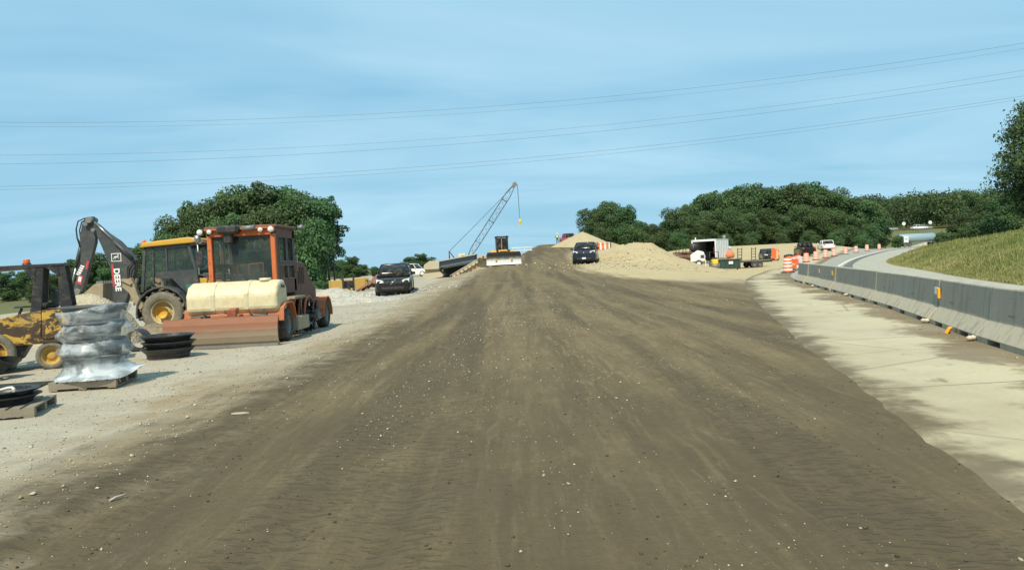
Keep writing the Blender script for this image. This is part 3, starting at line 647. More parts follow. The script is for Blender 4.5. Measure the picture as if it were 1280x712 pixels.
MB().prism([(.95, 1.46), (1.75, 1.43), (1.7, 1.62), (.98, 1.66)], -.43, .43).build('hood_cowl', DGR, bh, .03)
for s_ in (-1, 1):
    y0, y1 = s_*.56-.06, s_*.56+.06
    MB().prism([(.98, 1.16), (1.18, 1.44), (1.6, 1.30), (2.5, 1.02), (3.1, .52), (3.0, .40), (2.42, .84), (1.5, 1.1)], y0, y1).build('loader_arm', YEL, bh, .015)
    MB().prism([(.88, .75), (1.14, .75), (1.2, 1.5), (.92, 1.52)], s_*.58-.1, s_*.58+.1).build('loader_post', YEL, bh, .015)
    hydraulic(bh, (1.2, s_*.56, .8), (2.3, s_*.56, .95), .05, .6, 'lift_cylinder')
MB().prism([(3.0, .12), (3.05, .85), (3.15, .9), (3.12, .35), (3.3, .15), (3.85, .10), (3.85, .06), (3.1, .06)], -1.05, 1.05).build('front_bucket', YEL, bh)
# cab
cr_ = z4(140, 435, Yn); rt = z4(155, 150, Yn); ft = z4(432, 124, Yn); fm = z4(478, 290, Yn); fb = z4(495, 430, Yn)
cy0, cy1 = -.76, .76
def pillar(a, b, w_=.05):
    return [(a[0]-w_, a[1]), (a[0]+w_, a[1]), (b[0]+w_, b[1]), (b[0]-w_, b[1])]
md = z4(290, 150, Yn); mb_ = z4(300, 300, Yn); mbb = z4(305, 430, Yn)
for ya, yb in ((cy0-.02, cy0+.05), (cy1-.05, cy1+.02)):
    b = MB().prism(pillar(rt, cr_, .045), ya, yb).prism(pillar(ft, fm, .04), ya, yb).prism(pillar(fm, fb, .045), ya, yb)
    b.prism(pillar(z4(208, 148, Yn), z4(212, 380, Yn), .022), ya, yb).prism(pillar(md, mb_, .02), ya, yb)
    b.prism([rt, ft, (ft[0], ft[1]-.08), (rt[0], rt[1]-.08)], ya, yb)
    b.build('cab_side_frame', DGR, bh, .008)
for y in (cy0+.01, cy1-.01):
    MB().prism([rt, z4(208, 148, Yn), z4(212, 380, Yn), z4(150, 420, Yn)], y-.006, y+.006).build('rear_side_window', GLA, bh)
    MB().prism([z4(208, 148, Yn), md, mb_, z4(228, 305, Yn), z4(212, 380, Yn)], y-.006, y+.006).build('side_window', GLA, bh)
    MB().prism([md, ft, z4(462, 288, Yn), mb_], y-.006, y+.006).build('door_window', GLA, bh)
    MB().prism([mb_, z4(462, 288, Yn), fm, z4(492, 428, Yn), z4(430, 445, Yn), z4(330, 345, Yn), z4(228, 345, Yn), z4(228, 305, Yn)], y-.02, y+.02).build('door_panel', DGR, bh)
MB().prism([z4(415, 385, Yn), z4(480, 375, Yn), z4(495, 420, Yn), z4(430, 428, Yn)], cy0-.028, cy0-.02).build('lower_door_window', pm('teal_glass', (.04, .16, .14), .15, var=.2, dust=.3), bh)
wq = [(ft[0], cy0), (ft[0]+.05, cy1)]
MB().add([(ft[0]-.02, cy0+.05, ft[1]-.06), (ft[0]-.02, cy1-.05, ft[1]-.06), (fm[0], cy1-.05, fm[1]), (fm[0], cy0+.05, fm[1])], [(0, 1, 2, 3)]).build('windscreen', GLA, bh)
MB().add([(fm[0], cy0+.05, fm[1]), (fm[0], cy1-.05, fm[1]), (fb[0], cy1-.05, fb[1]), (fb[0], cy0+.05, fb[1])], [(0, 1, 2, 3)]).build('lower_windscreen', GLA, bh)
MB().add([(rt[0], cy0+.05, rt[1]), (rt[0], cy1-.05, rt[1]), (cr_[0], cy1-.05, cr_[1]), (cr_[0], cy0+.05, cr_[1])], [(0, 1, 2, 3)]).build('rear_window', GLA, bh)
ra, rb = z4(118, 150, Yn-.1), z4(450, 118, Yn-.1); rc, rd = z4(450, 85, Yn-.1), z4(135, 118, Yn-.1)
MB().prism([ra, rb, (rb[0]+.16, rb[1]+.02), (rc[0]+.12, rc[1]-.02), (rc[0]-.1, rc[1]+.02), rd], cy0-.10, cy1+.10).build('cab_roof', YEL, bh, .035)
MB().prism([(ra[0]+.1, ra[1]-.01), (rb[0]+.12, rb[1]-.0), (rb[0]+.12, rb[1]+.02), (ra[0]+.1, ra[1]+.02)], cy0-.05, cy1+.05).build('roof_liner', BLK, bh)
MB().cyl((rd[0]+.02, cy0+.1, rd[1]-.12), (rd[0]-.05, cy0+.1, rd[1]-.12), .06).build('rear_work_light', LENS, bh)
MB().cyl((rc[0]+.05, cy0+.15, rc[1]-.12), (rc[0]+.17, cy0+.15, rc[1]-.12), .06).build('front_work_light', LENS, bh)
fl = MB().cyl((rd[0]+.03, cy0, rd[1]-.02), (rd[0]+.03, cy0, rd[1]+.08), .045); fl.build('amber_marker', AMB, bh)
MB().cyl((rd[0]+.05, 0, rd[1]+.05), (rd[0]+.02, 0, rd[1]+.45), .008, n=5).build('aerial', BLK, bh)
for s_ in (-1, 1):
    b = MB(); arc = []
    for k in range(13):
        a = math.radians(200-k*19); arc.append((.0+math.cos(a)*.74, .62+math.sin(a)*.72))
    arc[0] = (-.74, .45); inn = [(x*.93, .62+(z-.62)*.93) for x, z in arc][::-1]
    b.prism(arc+inn, s_*.58, s_*1.04).build('rear_fender', DGR, bh, .012)
MB().box((.2, 0, 1.05), (.5, .5, .12), bev=.04).box((-.02, 0, 1.38), (.12, .48, .6), ry=-.12, bev=.04).build('seat', BLK, bh)
MB().box((.95, 0, 1.2), (.12, .3, .75), ry=.15).lathe([(.17, 0), (.19, .012), (.17, .024), (.17, 0)], (.80, 0, 1.55), 'Z', 20).build('steering_column', BLK, bh)
st0 = z4(437, 470, Yn); st1 = z4(530, 512, Yn)
MB().box(((st0[0]+st1[0])/2+.05, -.72, (st0[1]+st1[1])/2), (st1[0]-st0[0], .35, st0[1]-st1[1]), bev=.01).build('fuel_tank_step', YEL, bh)
MB().box(((st0[0]+st1[0])/2+.05, -.72, st0[1]+.045), (st1[0]-st0[0]+.02, .37, .07), bev=.01).build('step_tread', CRM, bh)
# rear digging arm, in the machine's centre plane
sw_ = z2(560, 690, Yc)
MB().box((-.72, 0, .75), (.35, .95, .7), bev=.03).box((-.95, 0, .72), (.3, .3, .75), bev=.03).build('swing_frame', DGR, bh)
boom_poly = [z2(*p, Yc) for p in [(335, 95), (375, 120), (450, 185), (540, 245), (620, 330), (665, 385), (655, 470), (620, 580), (585, 720), (560, 780), (500, 780), (488, 690), (490, 560), (478, 460), (440, 360), (405, 275), (372, 205), (345, 170)]]
bo = MB().prism(boom_poly, -.10, .10).build('boom', DGR, bh, .02)
dip_poly = [z2(*p, Yc) for p in [(285, 70), (340, 62), (362, 130), (362, 255), (318, 420), (282, 560), (258, 640), (225, 665), (190, 640), (215, 540), (248, 420), (252, 300), (245, 215), (262, 120)]]
di = MB().prism(dip_poly, -.08, .08).build('dipper_arm', DGR, bh, .02)
MB().cyl((*[z2(325, 90, Yc)[0]], -.2, z2(325, 90, Yc)[1]), (z2(325, 90, Yc)[0], .2, z2(325, 90, Yc)[1]), .09).cyl((z2(300, 120, Yc)[0], -.19, z2(300, 120, Yc)[1]), (z2(300, 120, Yc)[0], .19, z2(300, 120, Yc)[1]), .06).cyl((z2(356, 165, Yc)[0], -.19, z2(356, 165, Yc)[1]), (z2(356, 165, Yc)[0], .19, z2(356, 165, Yc)[1]), .05).build('pivot_pin', GRY, bo)
def v3(p, y=0): return (p[0], y, p[1])
hydraulic(bh, v3(z2(650, 375, Yc), -.21), v3(z2(365, 105, Yc), -.16), .055, .5, 'dipper_cylinder')
hydraulic(bh, v3(z2(250, 260, Yc), -.0), v3(z2(166, 615, Yc), -.0), .06, .5, 'bucket_cylinder')
hydraulic(bh, v3(z2(660, 520, Yc), .0), v3(z2(640, 720, Yc), .0), .06, .5, 'boom_cylinder')
for k, (dx_, yy) in enumerate([(0, -.09), (18, -.03), (-16, .04)]):
    pts = [z2(x+dx_*w_, y+dx_*.3, Yc) for x, y, w_ in [(330, 75, 0), (280, 78, .5), (235, 100, 1), (220, 160, 1), (228, 225, 1), (250, 290, .2)]]
    MB().tube([v3(p, yy) for p in pts], .018, 6).build('hose', BLK, bh)
for k in range(2):
    pts = [z2(x+14*k, y, Yc) for x, y in [(640, 395), (610, 440), (608, 500), (625, 560)]]; MB().tube([v3(p, -.17-.03*k) for p in pts], .016, 6).build('hose', BLK, bh)
lk = [z2(*p, Yc) for p in [(170, 625), (235, 592), (262, 610), (250, 640), (200, 668), (175, 668)]]
MB().prism(lk, -.16, .16).build('bucket_link', GRY, bh, .012)
bk = [z2(*p, Yc) for p in [(185, 662), (262, 668), (385, 560), (450, 556), (448, 720), (400, 760), (250, 740)]]
bko = MB().prism(bk, -.32, .32).build('digging_bucket', TANM, bh, .02)
for k in range(5):
    y = -.27+k*.135; p = z2(420, 556, Yc); MB().box((p[0], y, p[1]+.03), (.20, .05, .07)).build('bucket_tooth', GRY, bko)
sg = [z4(*p, Yn-.25) for p in [(15, 365), (62, 340), (92, 395), (110, 450), (148, 520), (125, 548), (80, 490), (55, 440), (10, 400)]]
for s_ in (-1, 1):
    MB().prism(sg, s_*.92-.09, s_*.92+.09).build('stabiliser_leg', TANM, bh, .02)
    MB().box((sg[0][0]+.12, s_*.92, sg[0][1]-.02), (.30, .30, .07), ry=.5, bev=.01).build('stabiliser_foot', TANM, bh)
# decals on the camera side of the arm
M_WDEC = pm('white_decal', (.80, .80, .78), .5, var=.05, dust=.15)
c_ = z2(519, 365, Yc); MB().box((c_[0], -.104, c_[1]), (.29, .004, .24)).build('emblem_frame', M_WDEC, bo)
MB().box((c_[0], -.107, c_[1]), (.25, .004, .20)).build('emblem_field', DGR, bo)
dr = MB()   # leaping deer mark: body, neck, antler, legs
for q in ([(-.07, .01), (-.03, .035), (.035, .03), (.05, .045), (.07, .04), (.055, .015), (.02, -.005), (-.04, -.01)], [(.045, .04), (.04, .085), (.052, .085), (.06, .045)], [(.055, .045), (.075, .08), (.085, .075), (.068, .04)], [(.03, .005), (.08, -.03), (.085, -.02), (.045, .02)], [(-.06, .01), (-.09, -.05), (-.08, -.055), (-.045, .0)], [(-.03, .0), (-.04, -.06), (-.03, -.06), (-.015, .0)]):
    dr.prism([(c_[0]+x, c_[1]+z) for x, z in q], -.113, -.108)
dr.build('emblem_figure', M_WDEC, bo)
c_ = z2(524, 505, Yc); text_part('DEERE', .235, M_WDEC, bo, (c_[0]+.005, -.106, c_[1]-.10), (math.pi/2, math.radians(88), 0), bold=.008)
c_ = z2(498, 520, Yc); MB().prism([z2(*p, Yc) for p in [(483, 415), (498, 415), (508, 580), (494, 585)]], -.106, -.101).build('red_decal_stripe', REDD, bo)
for k in range(5):
    x, y = 268-k*7.5, 425+k*15; MB().prism([z2(*p, Yc) for p in [(x-14, y-4), (x+14, y+5), (x+11, y+16), (x-17, y+7)]], -.086, -.082).build('white_decal_mark', M_WDEC, di)
MB().prism([z2(*p, Yc) for p in [(300, 390), (316, 395), (302, 455), (287, 450)]], -.086, -.082).build('red_decal_stripe', REDD, di)
MB().prism([z2(*p, Yc) for p in [(236, 492), (272, 504), (258, 570), (222, 555)]], -.086, -.082).build('red_decal_patch', REDD, di)
MB().prism([z2(*p, Yc) for p in [(241, 505), (262, 512), (253, 548), (233, 540)]], -.089, -.086).build('white_decal_patch', M_WDEC, di)
# ------------------------------------------------------------------ road sweeper with plough blade
SX, SY = -6.15, 18.15; sz = gz(SX, SY)
swp = empty('road_sweeper', (SX, SY, sz), 0, 'orange and maroon road sweeper with cream water tank and front plough blade', 'sweeper')
for s_ in (-1, 1):
    wheel(swp, (s_*.93, .0, .37), .37, .27, RUB, GRY, s_, axis='X'); wheel(swp, (s_*.93, 3.75, .37), .37, .27, RUB, GRY, s_, axis='X')
MB().box((0, 1.7, .62), (.9, 4.9, .16), bev=.02).box((0, 0, .4), (1.6, .14, .14)).box((0, 3.75, .4), (1.6, .14, .14)).build('chassis_frame', ORAP, swp)
MB().box((0, -.62, .55), (1.95, .14, .15), bev=.015).box((.1, -.85, .56), (.34, .3, .3), bev=.02).box((.12, -.85, .74), (.14, .2, .18)).build('front_bumper', ORAP, swp)
g = G('worn_blade_paint'); co = g.coord(); sp_ = g.node('ShaderNodeSeparateXYZ'); g.l.new(co, sp_.inputs[0]); nz_ = g.noise(g.mapv(co, (1, 1, 2)), 3, 6, .7)
hh = g.math('ADD', sp_.outputs[2], g.math('MULTIPLY', g.math('SUBTRACT', nz_, .5), .35))
col = g.mix(g.rng(hh, .20, .50), g.mix(nz_, (.20, .155, .105), (.31, .25, .175)), g.mix(nz_, (.16, .058, .026), (.27, .105, .050))); col = g.mix(g.rng(hh, .10, .04), col, (.20, .19, .17))
M_BLADE = g.done(col, .65, .1, g.bump(nz_, .3, .01))
prof = [(-.02, .02), (-.085, .10), (-.115, .22), (-.11, .36), (-.075, .50), (-.01, .62), (.02, .64), (.05, .60), (-.035, .46), (-.07, .34), (-.075, .22), (-.045, .10), (.03, .02)]
bl = MB().prism([(-y, z) for y, z in [(-a, b_) for a, b_ in prof]], -1.42, 1.02, 'X').build('plough_blade', M_BLADE, swp, loc=(0.14, -1.18, .02))
MB().box((-.2, -.035, .065), (2.40, .03, .15)).build('cutting_edge', GRY, bl)
for x in (-1.2, -.6, 0., .6): MB().box((x, .07, .32), (.05, .12, .5)).build('blade_rib', ORAP, bl)
for x in (-.45, .45): MB().tube([(x*.5, -.5, .5), (x, -1.1, .35)], .05, 8).build('blade_push_arm', ORAP, swp)
MB().tube([(.55, -1.16, .5), (.50, -1.26, .34), (.42, -1.27, .25), (.30, -1.27, .2), (.22, -1.26, .16)], .012, 5).build('blade_hose', BLK, swp)
oc = [(-.42, .78), (-.42, 1.12), (-.28, 1.32), (-.05, 1.40), (.22, 1.40), (.40, 1.25), (.42, .82), (.25, .66), (-.25, .64)]
tk = MB().prism(oc, -1.02, 1.0, 'X').build('water_tank', CRM, swp, .12, 4, loc=(0, -.22, 0))
for x in (-.42, .32):
    ocs = [(y*1.025, .66+(z-.66)*1.02) for y, z in oc]; MB().prism(ocs, x-.05, x+.05, 'X').build('tank_strap', pm('strap_cream', (.60, .54, .36), .6, dust=.4) if x < 0 else bpy.data.materials['strap_cream'], tk, .02)
MB().cyl((.65, -.05, 1.38), (.65, -.05, 1.45), .13, n=16).build('tank_cap', CRM, tk)
for k in range(2): MB().box((1.004, -.03+k*.16, 1.25-.01*k), (.006, .12, .07)).build('dark_marking', DGR, tk)
# cab
cx0, cx1, cyf, cyr, cz0, cz1 = -.86, .72, .45, 2.05, 1.05, 2.62
b = MB(); pw = .11
b.box((cx0+pw/2, cyf, 1.86), (pw, .12, 1.52)).box((cx1-pw/2, cyf, 1.86), (pw, .12, 1.52)).box(((cx0+cx1)/2, cyf, cz1-.09), (cx1-cx0, .12, .18)).box(((cx0+cx1)/2, cyf, 1.16), (cx1-cx0, .12, .12))
cf = b.build('cab_front_frame', ORA, swp, .025, 2)
MB().box(((cx0+cx1)/2, cyf+.02, 1.84), (cx1-cx0-.2, .012, 1.3)).build('windscreen', GLA, swp)
for s_, xx in ((1, cx1-.03), (-1, cx0+.03)):
    b = MB()
    b.box((xx, (cyf+cyr)/2+.03, cz1-.12), (.06, cyr-cyf-.06, .24)).box((xx, cyr-.09, 1.83), (.06, .18, 1.5)).box((xx, cyf+.14, 1.83), (.058, .16, 1.5)).box((xx, (cyf+cyr)/2+.1, 1.22), (.06, cyr-cyf-.2, .34)).box((xx, 1.30, 1.80), (.062, .10, 1.3)).box((xx, 1.25, 1.77), (.061, 1.3, .09))
    b.build('cab_side_panel', MAR, swp, .006)
    for (ya, yb, za, zb) in ((.70, 1.25, 1.82, 2.38), (1.36, 1.85, 1.82, 2.38), (.70, 1.25, 1.40, 1.72), (1.36, 1.85, 1.40, 1.72)):
        MB().box((xx+s_*.004, (ya+yb)/2, (za+zb)/2), (.012, yb-ya, zb-za)).build('side_window', GLA, swp)
        MB().tube([(xx+s_*.034, ya, za), (xx+s_*.034, yb, za), (xx+s_*.034, yb, zb), (xx+s_*.034, ya, zb), (xx+s_*.034, ya, za)], .014, 5, False).build('window_trim', GRY, swp)
    MB().tube([(xx+s_*.03, 1.93, 1.55), (xx+s_*.10, 1.95, 1.58), (xx+s_*.10, 1.95, 1.95), (xx+s_*.03, 1.93, 1.98)], .016, 6).build('grab_rail', STL, swp)
MB().box(((cx0+cx1)/2, cyr, 1.28), (cx1-cx0-.02, .05, .36)).box(((cx0+cx1)/2, cyr, 2.5), (cx1-cx0-.02, .05, .2)).box((cx0+.1, cyr, 1.9), (.18, .05, 1.2)).box((cx1-.1, cyr, 1.9), (.18, .05, 1.2)).build('cab_rear_panel', MAR, swp)
MB().box(((cx0+cx1)/2, cyr, 1.93), (cx1-cx0-.38, .012, .96)).build('rear_window', GLA, swp)
MB().box(((cx0+cx1)/2, (cyf+cyr)/2, cz1+.02), (cx1-cx0+.10, cyr-cyf+.16, .07), bev=.02).build('cab_roof', MAR, swp)
MB().box(((cx0+cx1)/2, cyf-.10, cz1-.015), (cx1-cx0+.02, .10, .03)).build('roof_visor', ORA, swp)
MB().box((-.05, 1.3, 1.3), (.55, .5, .3), bev=.05).box((-.05, 1.55, 1.75), (.5, .14, .65), bev=.05).build('seat', BLK, swp)
MB().box((.0, .72, 1.35), (.8, .22, .45), bev=.04).box((.05, .66, 1.66), (.5, .08, .26), bev=.02).lathe([(.17, 0), (.19, .013), (.17, .026)], (-.15, .9, 1.62), 'Z', 20).build('dashboard', DGR, swp)
MB().tube([(.02, .62, 1.52), (.02, .62, 1.78), (.34, .62, 1.80), (.34, .62, 1.45)], .02, 6).build('control_frame', ORAP, swp)
MB().cyl((-.12, .6, 1.42), (-.12, .64, 1.42), .0301, n=10).cyl((-.12, .56, 1.42), (-.12, .68, 1.42), .03).build('gauge', GRY, swp)
for x, r in ((-.98, .075), (-.76, .065), (.42, .065), (.66, .08)):
    MB().cyl((x, cyf-.14, cz1-.06), (x, cyf-.02, cz1-.06), r*.6, r, n=16).cyl((x, cyf-.02, cz1-.06), (x, cyf+.02, cz1-.06), r*.7, n=12).build('work_light', GRY, swp)
    MB().lathe([(r*.9, 0), (r*.7, -.02), (.001, -.03)], (x, cyf-.14, cz1-.06), 'Y', 16).build('work_light_lens', LENS, swp)
MB().cyl((.85, 1.98, cz1+.02), (.98, 1.98, cz1+.05), .05, .07, n=14).build('rear_work_light', GRY, swp)
MB().box((-.30, cyf-.17, cz1-.03), (.50, .28, .20), bev=.05).box((-.32, cyf-.14, cz1-.22), (.20, .16, .26), bev=.03).build('air_conditioner', BLK, swp)
MB().cyl((.02, cyf-.16, cz1-.02), (.30, cyf-.14, cz1-.0), .06, n=12).build('horn', GRY, swp)
MB().tube([(cx0, cyf-.0, 2.35), (cx0-.17, cyf-.10, 2.42), (cx0-.20, cyf-.10, 2.40), (cx0-.20, cyf-.1, 1.60), (cx0, cyf, 1.55)], .018, 6).build('mirror_bracket', STL, swp)
MB().box((cx0-.16, cyf-.12, 1.95), (.17, .05, .36), bev=.02).build('mirror', BLK, swp)
MB().cyl((cx0-.19, cyf-.1, 2.34), (cx0-.19, cyf-.1, 2.50), .07, n=12).build('round_mirror', STL, swp)
for k, x in enumerate((-.62, -.15, .38, .7)):
    MB().tube([(x, -.60, .66), (x+.05, -.80, .78), (x+.12, -.95, .66), (x+.1, -1.0, .45)], .017, 6).build('hydraulic_hose', BLK, swp)
MB().tube([(-.9, -.68, .66), (-.2, -.72, .70), (.5, -.72, .66), (.95, -.66, .62)], .02, 6).build('spray_pipe', GRY, swp)
for k in range(7): MB().cyl((-.78+k*.26, -.69, .52), (-.78+k*.26, -.705, .52), .018, n=6).build('bolt', GRY, swp)
MB().box((.12, -.99, .70), (.20, .10, .22), bev=.02).box((.0, -.96, .62), (.08, .12, .1)).build('hitch_coupler', pm('rusty_red_coupler', (.24, .065, .03), .8, dust=.4), swp)
for k in range(5): MB().cyl((cx0+.05, cyf-.062, 1.25+k*.3), (cx0+.05, cyf-.075, 1.25+k*.3), .014, n=6).build('bolt', GRY, swp)
MB().tube([(-.45, 2.6, 1.78), (-.45, 2.6, 2.3), (-.45, 2.72, 2.42)], .045, 8).build('exhaust_pipe', BLK, swp)
# engine housing, fenders, broom
MB().prism([(2.08, .95), (2.08, 1.75), (2.6, 1.80), (3.1, 1.78), (3.85, 1.25), (4.25, 1.10), (4.25, .70), (2.08, .70)], -.72, .66, 'X').build('engine_housing', MAR, swp, .03)
for k in range(4): MB().box((.665, 2.45+k*.17, 1.45), (.015, .05, .42)).build('housing_louvre', pm('shadow_slot', (.03, .02, .02), .8) if k == 0 else bpy.data.materials['shadow_slot'], swp)
MB().tube([(.3, 3.05, 1.75), (.3, 3.05, 1.88), (.3, 3.5, 1.62)], .014, 6).build('housing_grab_bar', GRY, swp)
for s_ in (-1, 1):
    for yy in (0.0, 3.75):
        arc = [(yy+.50*math.cos(a), .36+.50*math.sin(a)) for a in [math.radians(d) for d in (-5, 20, 50, 75, 100, 130, 160, 185)]]
        if yy == 0: arc = [(-.56, .50), (-.52, .78), (-.30, .88), (.22, .90), (.42, .76), (.50, .50)][::-1]
        inn = [(yy+(a-yy)*.93, .36+(z-.36)*.93) for a, z in arc][::-1]
        MB().prism(arc+inn, s_*.74, s_*1.10, 'X').build('mudguard', ORAP, swp, .012)
bw = MB().cyl((-1.2, 1.75, .44), (1.2, 2.15, .44), .13, n=14).build('broom_core', DGR, swp)
b = MB(); rngb = random.Random(4)
for i in range(420):
    t = rngb.uniform(-1, 1); a = rngb.uniform(0, 6.28); p = Vector((t*1.15, 1.95+t*.19, .44)); d = Vector((0, math.cos(a), math.sin(a))); q = p+d*rngb.uniform(.36, .43)
    b.cyl(p+d*.1, q, .022, .03, 4, False, False)
b.build('broom_bristles', BPL, swp, kind='stuff')
for k in range(3):
    a_ = [(.48*math.cos(math.radians(d)), .48*math.sin(math.radians(d))) for d in range(-25, 206, 21)]
    x = .72+k*.14; MB().tube([(x, 2.05+y, .45+z) for y, z in a_], .028, 6).build('broom_guard_hoop', ORAP, swp)
arc = [(2.0+.45*math.cos(math.radians(d)), .46+.45*math.sin(math.radians(d))) for d in range(0, 181, 20)]; inn = [(2.0+(y-2.0)*.95, .46+(z-.46)*.95) for y, z in arc][::-1]
MB().prism(arc+inn, -1.15, .70, 'X').build('broom_cover', ORAP, swp)
MB().box((.95, 1.05, .34), (.34, 1.0, .32), bev=.02).build('side_step_box', pm('dusty_tan_metal', (.34, .28, .19), .8, dust=.6), swp)
MB().tube([(.90, .55, .92), (.92, 1.6, .92), (.92, 1.6, .5)], .025, 6).tube([(.90, .9, .92), (.92, .9, .5)], .025, 6).box((.9, 1.1, .95), (.3, 1.0, .05)).build('step_frame', bpy.data.materials['dusty_tan_metal'], swp)
MB().tube([(.95, 1.0, .22), (1.05, 2.3, .30), (1.0, 3.4, .42)], .03, 6).tube([(1.08, 1.6, .24), (1.12, 2.8, .34)], .02, 6).build('side_rail', GRY, swp)
# ------------------------------------------------------------------ forklift
FY = 14.75; fx0 = aty(62, 459, FY-.45)[0]; fz0 = gz(fx0, FY)
FRZ = math.radians(24)
fk = empty('forklift', (fx0-.16, FY, fz0), FRZ, 'rusty yellow forklift with black overhead guard and orange beacon', 'forklift')
def zf(x, y):
    d = ray(x/3.1, 310+y/3.1); n_ = np.array([-math.sin(FRZ), math.cos(FRZ)]); o_ = np.array([fx0-.16, FY])-n_*.48
    t = (o_@n_)/(d[:2]@n_); q = d*t+CAM; return ((q[0]-fx0+.16)*math.cos(FRZ)+(q[1]-FY)*math.sin(FRZ), q[2]-fz0)
wheel(fk, (.0, -.40, .25), .25, .20, RUBD, RIMY, -1, rimr=.62); wheel(fk, (.0, .40, .25), .25, .20, RUBD, RIMY, 1, rimr=.62)
fwp = zf(-28, 395); wheel(fk, (fwp[0], -.46, .36), .36, .26, RUBD, RIMY, -1, rimr=.62); wheel(fk, (fwp[0], .46, .36), .36, .26, RUBD, RIMY, 1, rimr=.62)
MB().prism([zf(*p) for p in [(-60, 440), (70, 440), (112, 372), (250, 358), (250, 330), (-60, 360)]], -.42, .42).build('chassis', BLK, fk, .02)
MB().prism([zf(*p) for p in [(-40, 285), (36, 266), (160, 240), (160, 352), (250, 346), (250, 362), (112, 374), (-40, 392)]], -.5, .5).build('body_panel', WORN, fk, .015)
MB().prism([zf(*p) for p in [(162, 240), (236, 236), (242, 345), (162, 352)]], -.52, .52).build('engine_cover', WORN, fk, .02)
MB().prism([zf(*p) for p in [(238, 236), (318, 228), (322, 262), (300, 305), (255, 308), (242, 345)]], -.55, .55).build('counterweight', YEL, fk, .035, 3)
p_ = zf(262, 255); MB().cyl((p_[0], -.565, p_[1]), (p_[0], -.545, p_[1]), .065, n=18).build('counterweight_cap', GRY, fk)
ro_ = [zf(*p) for p in [(-70, 84), (0, 70), (250, 57), (250, 66), (120, 78), (-70, 94)]]
rf = MB().prism(ro_, -.5, .5).build('overhead_guard', BLK, fk, .008)
for y0, y1 in ((-.49, -.42), (.42, .49)):
    MB().prism([zf(*p) for p in [(222, 68), (250, 66), (280, 226), (234, 238)]], y0, y1).build('rear_post', BLK, fk, .008)
    MB().prism([zf(*p) for p in [(136, 76), (168, 72), (160, 244), (116, 252)]], y0, y1).build('front_post', BLK, fk, .008)
    MB().prism([zf(*p) for p in [(176, 74), (226, 68), (234, 112)]], y0, y1).build('post_gusset', BLK, fk)
    MB().prism([zf(*p) for p in [(88, 80), (140, 76), (138, 132)]], y0, y1).build('post_gusset', BLK, fk)
p_ = zf(88, 60); MB().cyl((p_[0], 0, p_[1]-.03), (p_[0], 0, p_[1]+.01), .075, n=14).build('beacon_base', BLK, fk)
MB().cyl((p_[0], 0, p_[1]+.01), (p_[0], 0, p_[1]+.085), .062, .055, n=16).build('beacon', AMB, fk, .008)
p_ = zf(185, 232); MB().box((p_[0]-.05, 0, p_[1]+.04), (.36, .45, .1), bev=.03).box((p_[0]+.08, 0, p_[1]+.16), (.1, .42, .32), bev=.03).build('seat', BPL, fk)
p_ = zf(60, 250); MB().tube([(p_[0]-.06, 0, p_[1]-.15), (p_[0]+.04, 0, p_[1]+.06)], .025, 6).lathe([(.13, 0), (.15, .012), (.13, .024), (.13, 0)], (p_[0]+.05, 0, p_[1]+.07), 'Z', 18).build('steering_wheel', BPL, fk)
for y in (-.28, .28): MB().box((fwp[0]-.55, y, 1.0), (.09, .07, 1.85)).build('mast_rail', BLK, fk)
MB().box((fwp[0]-.55, 0, 1.7), (.08, .5, .1)).box((fwp[0]-.55, 0, .5), (.08, .5, .1)).box((fwp[0]-.62, 0, .4), (.05, .9, .4)).build('carriage', BLK, fk)
for y in (-.28, .28): MB().prism([(fwp[0]-.66, .6), (fwp[0]-.62, .6), (fwp[0]-.62, .05), (fwp[0]-1.6, .04), (fwp[0]-1.6, .06), (fwp[0]-.66, .09)], y-.05, y+.05).build('fork', BLK, fk)
# ------------------------------------------------------------------ pallets, rings and heaps in the lot
WOOD = pm('weathered_pallet_wood', (.23, .195, .145), .85, var=.3, scale=3, dust=.3, bump=.4)
def pallet(name, c, rz, lx, ly, label, group=None, h=.13):
    e = empty(name, c, rz, label, 'pallet', group)
    for k in range(3): MB().box((0, (-.5+k*.5)*(ly-.09), .065), (lx, .09, .085)).build('stringer', WOOD, e)
    for k in range(7): MB().box((-lx/2+.05+k*(lx-.1)/6, 0, .117), (.105, ly, .02)).build('deck_board', WOOD, e)
    for k in range(3): MB().box((-lx/2+.06+k*(lx-.12)/2, 0, .011), (.11, ly, .02)).build('bottom_board', WOOD, e)
    return e
A = Vector(hit(61, 491)); Bc = Vector(hit(145.5, 486.5)); Cc = Vector(hit(196, 471))
ctr = (A+Cc)/2; rzp = math.atan2(Bc.y-A.y, Bc.x-A.x); lx = (Bc-A).length; ly = (Cc-Bc).length
ly = min(max(ly, 1.0), 1.6)
dirv = Vector((math.cos(rzp), math.sin(rzp), 0)); nrm = Vector((-math.sin(rzp), math.cos(rzp), 0)); ctr = A+dirv*lx/2+nrm*ly/2
pz = gz(ctr.x, ctr.y)+.005
pallet('pallet', (ctr.x, ctr.y, pz), rzp+math.radians(0), lx, ly, 'weathered wooden pallet under the film-wrapped stack')
def ring_mb(R, h, lip=.035, n=40):
    b = MB(); pr = [(R*.76, 0), (R*.80, h*.45), (R*.97, h*.90), (R, h*.92), (R, h), (R-lip, h), (R*.78, h*.52), (R*.72, 0), (R*.76, 0)]
    for a_, b_ in zip(pr[:-1], pr[1:]): b.lathe([a_, b_], n=n)
    return b
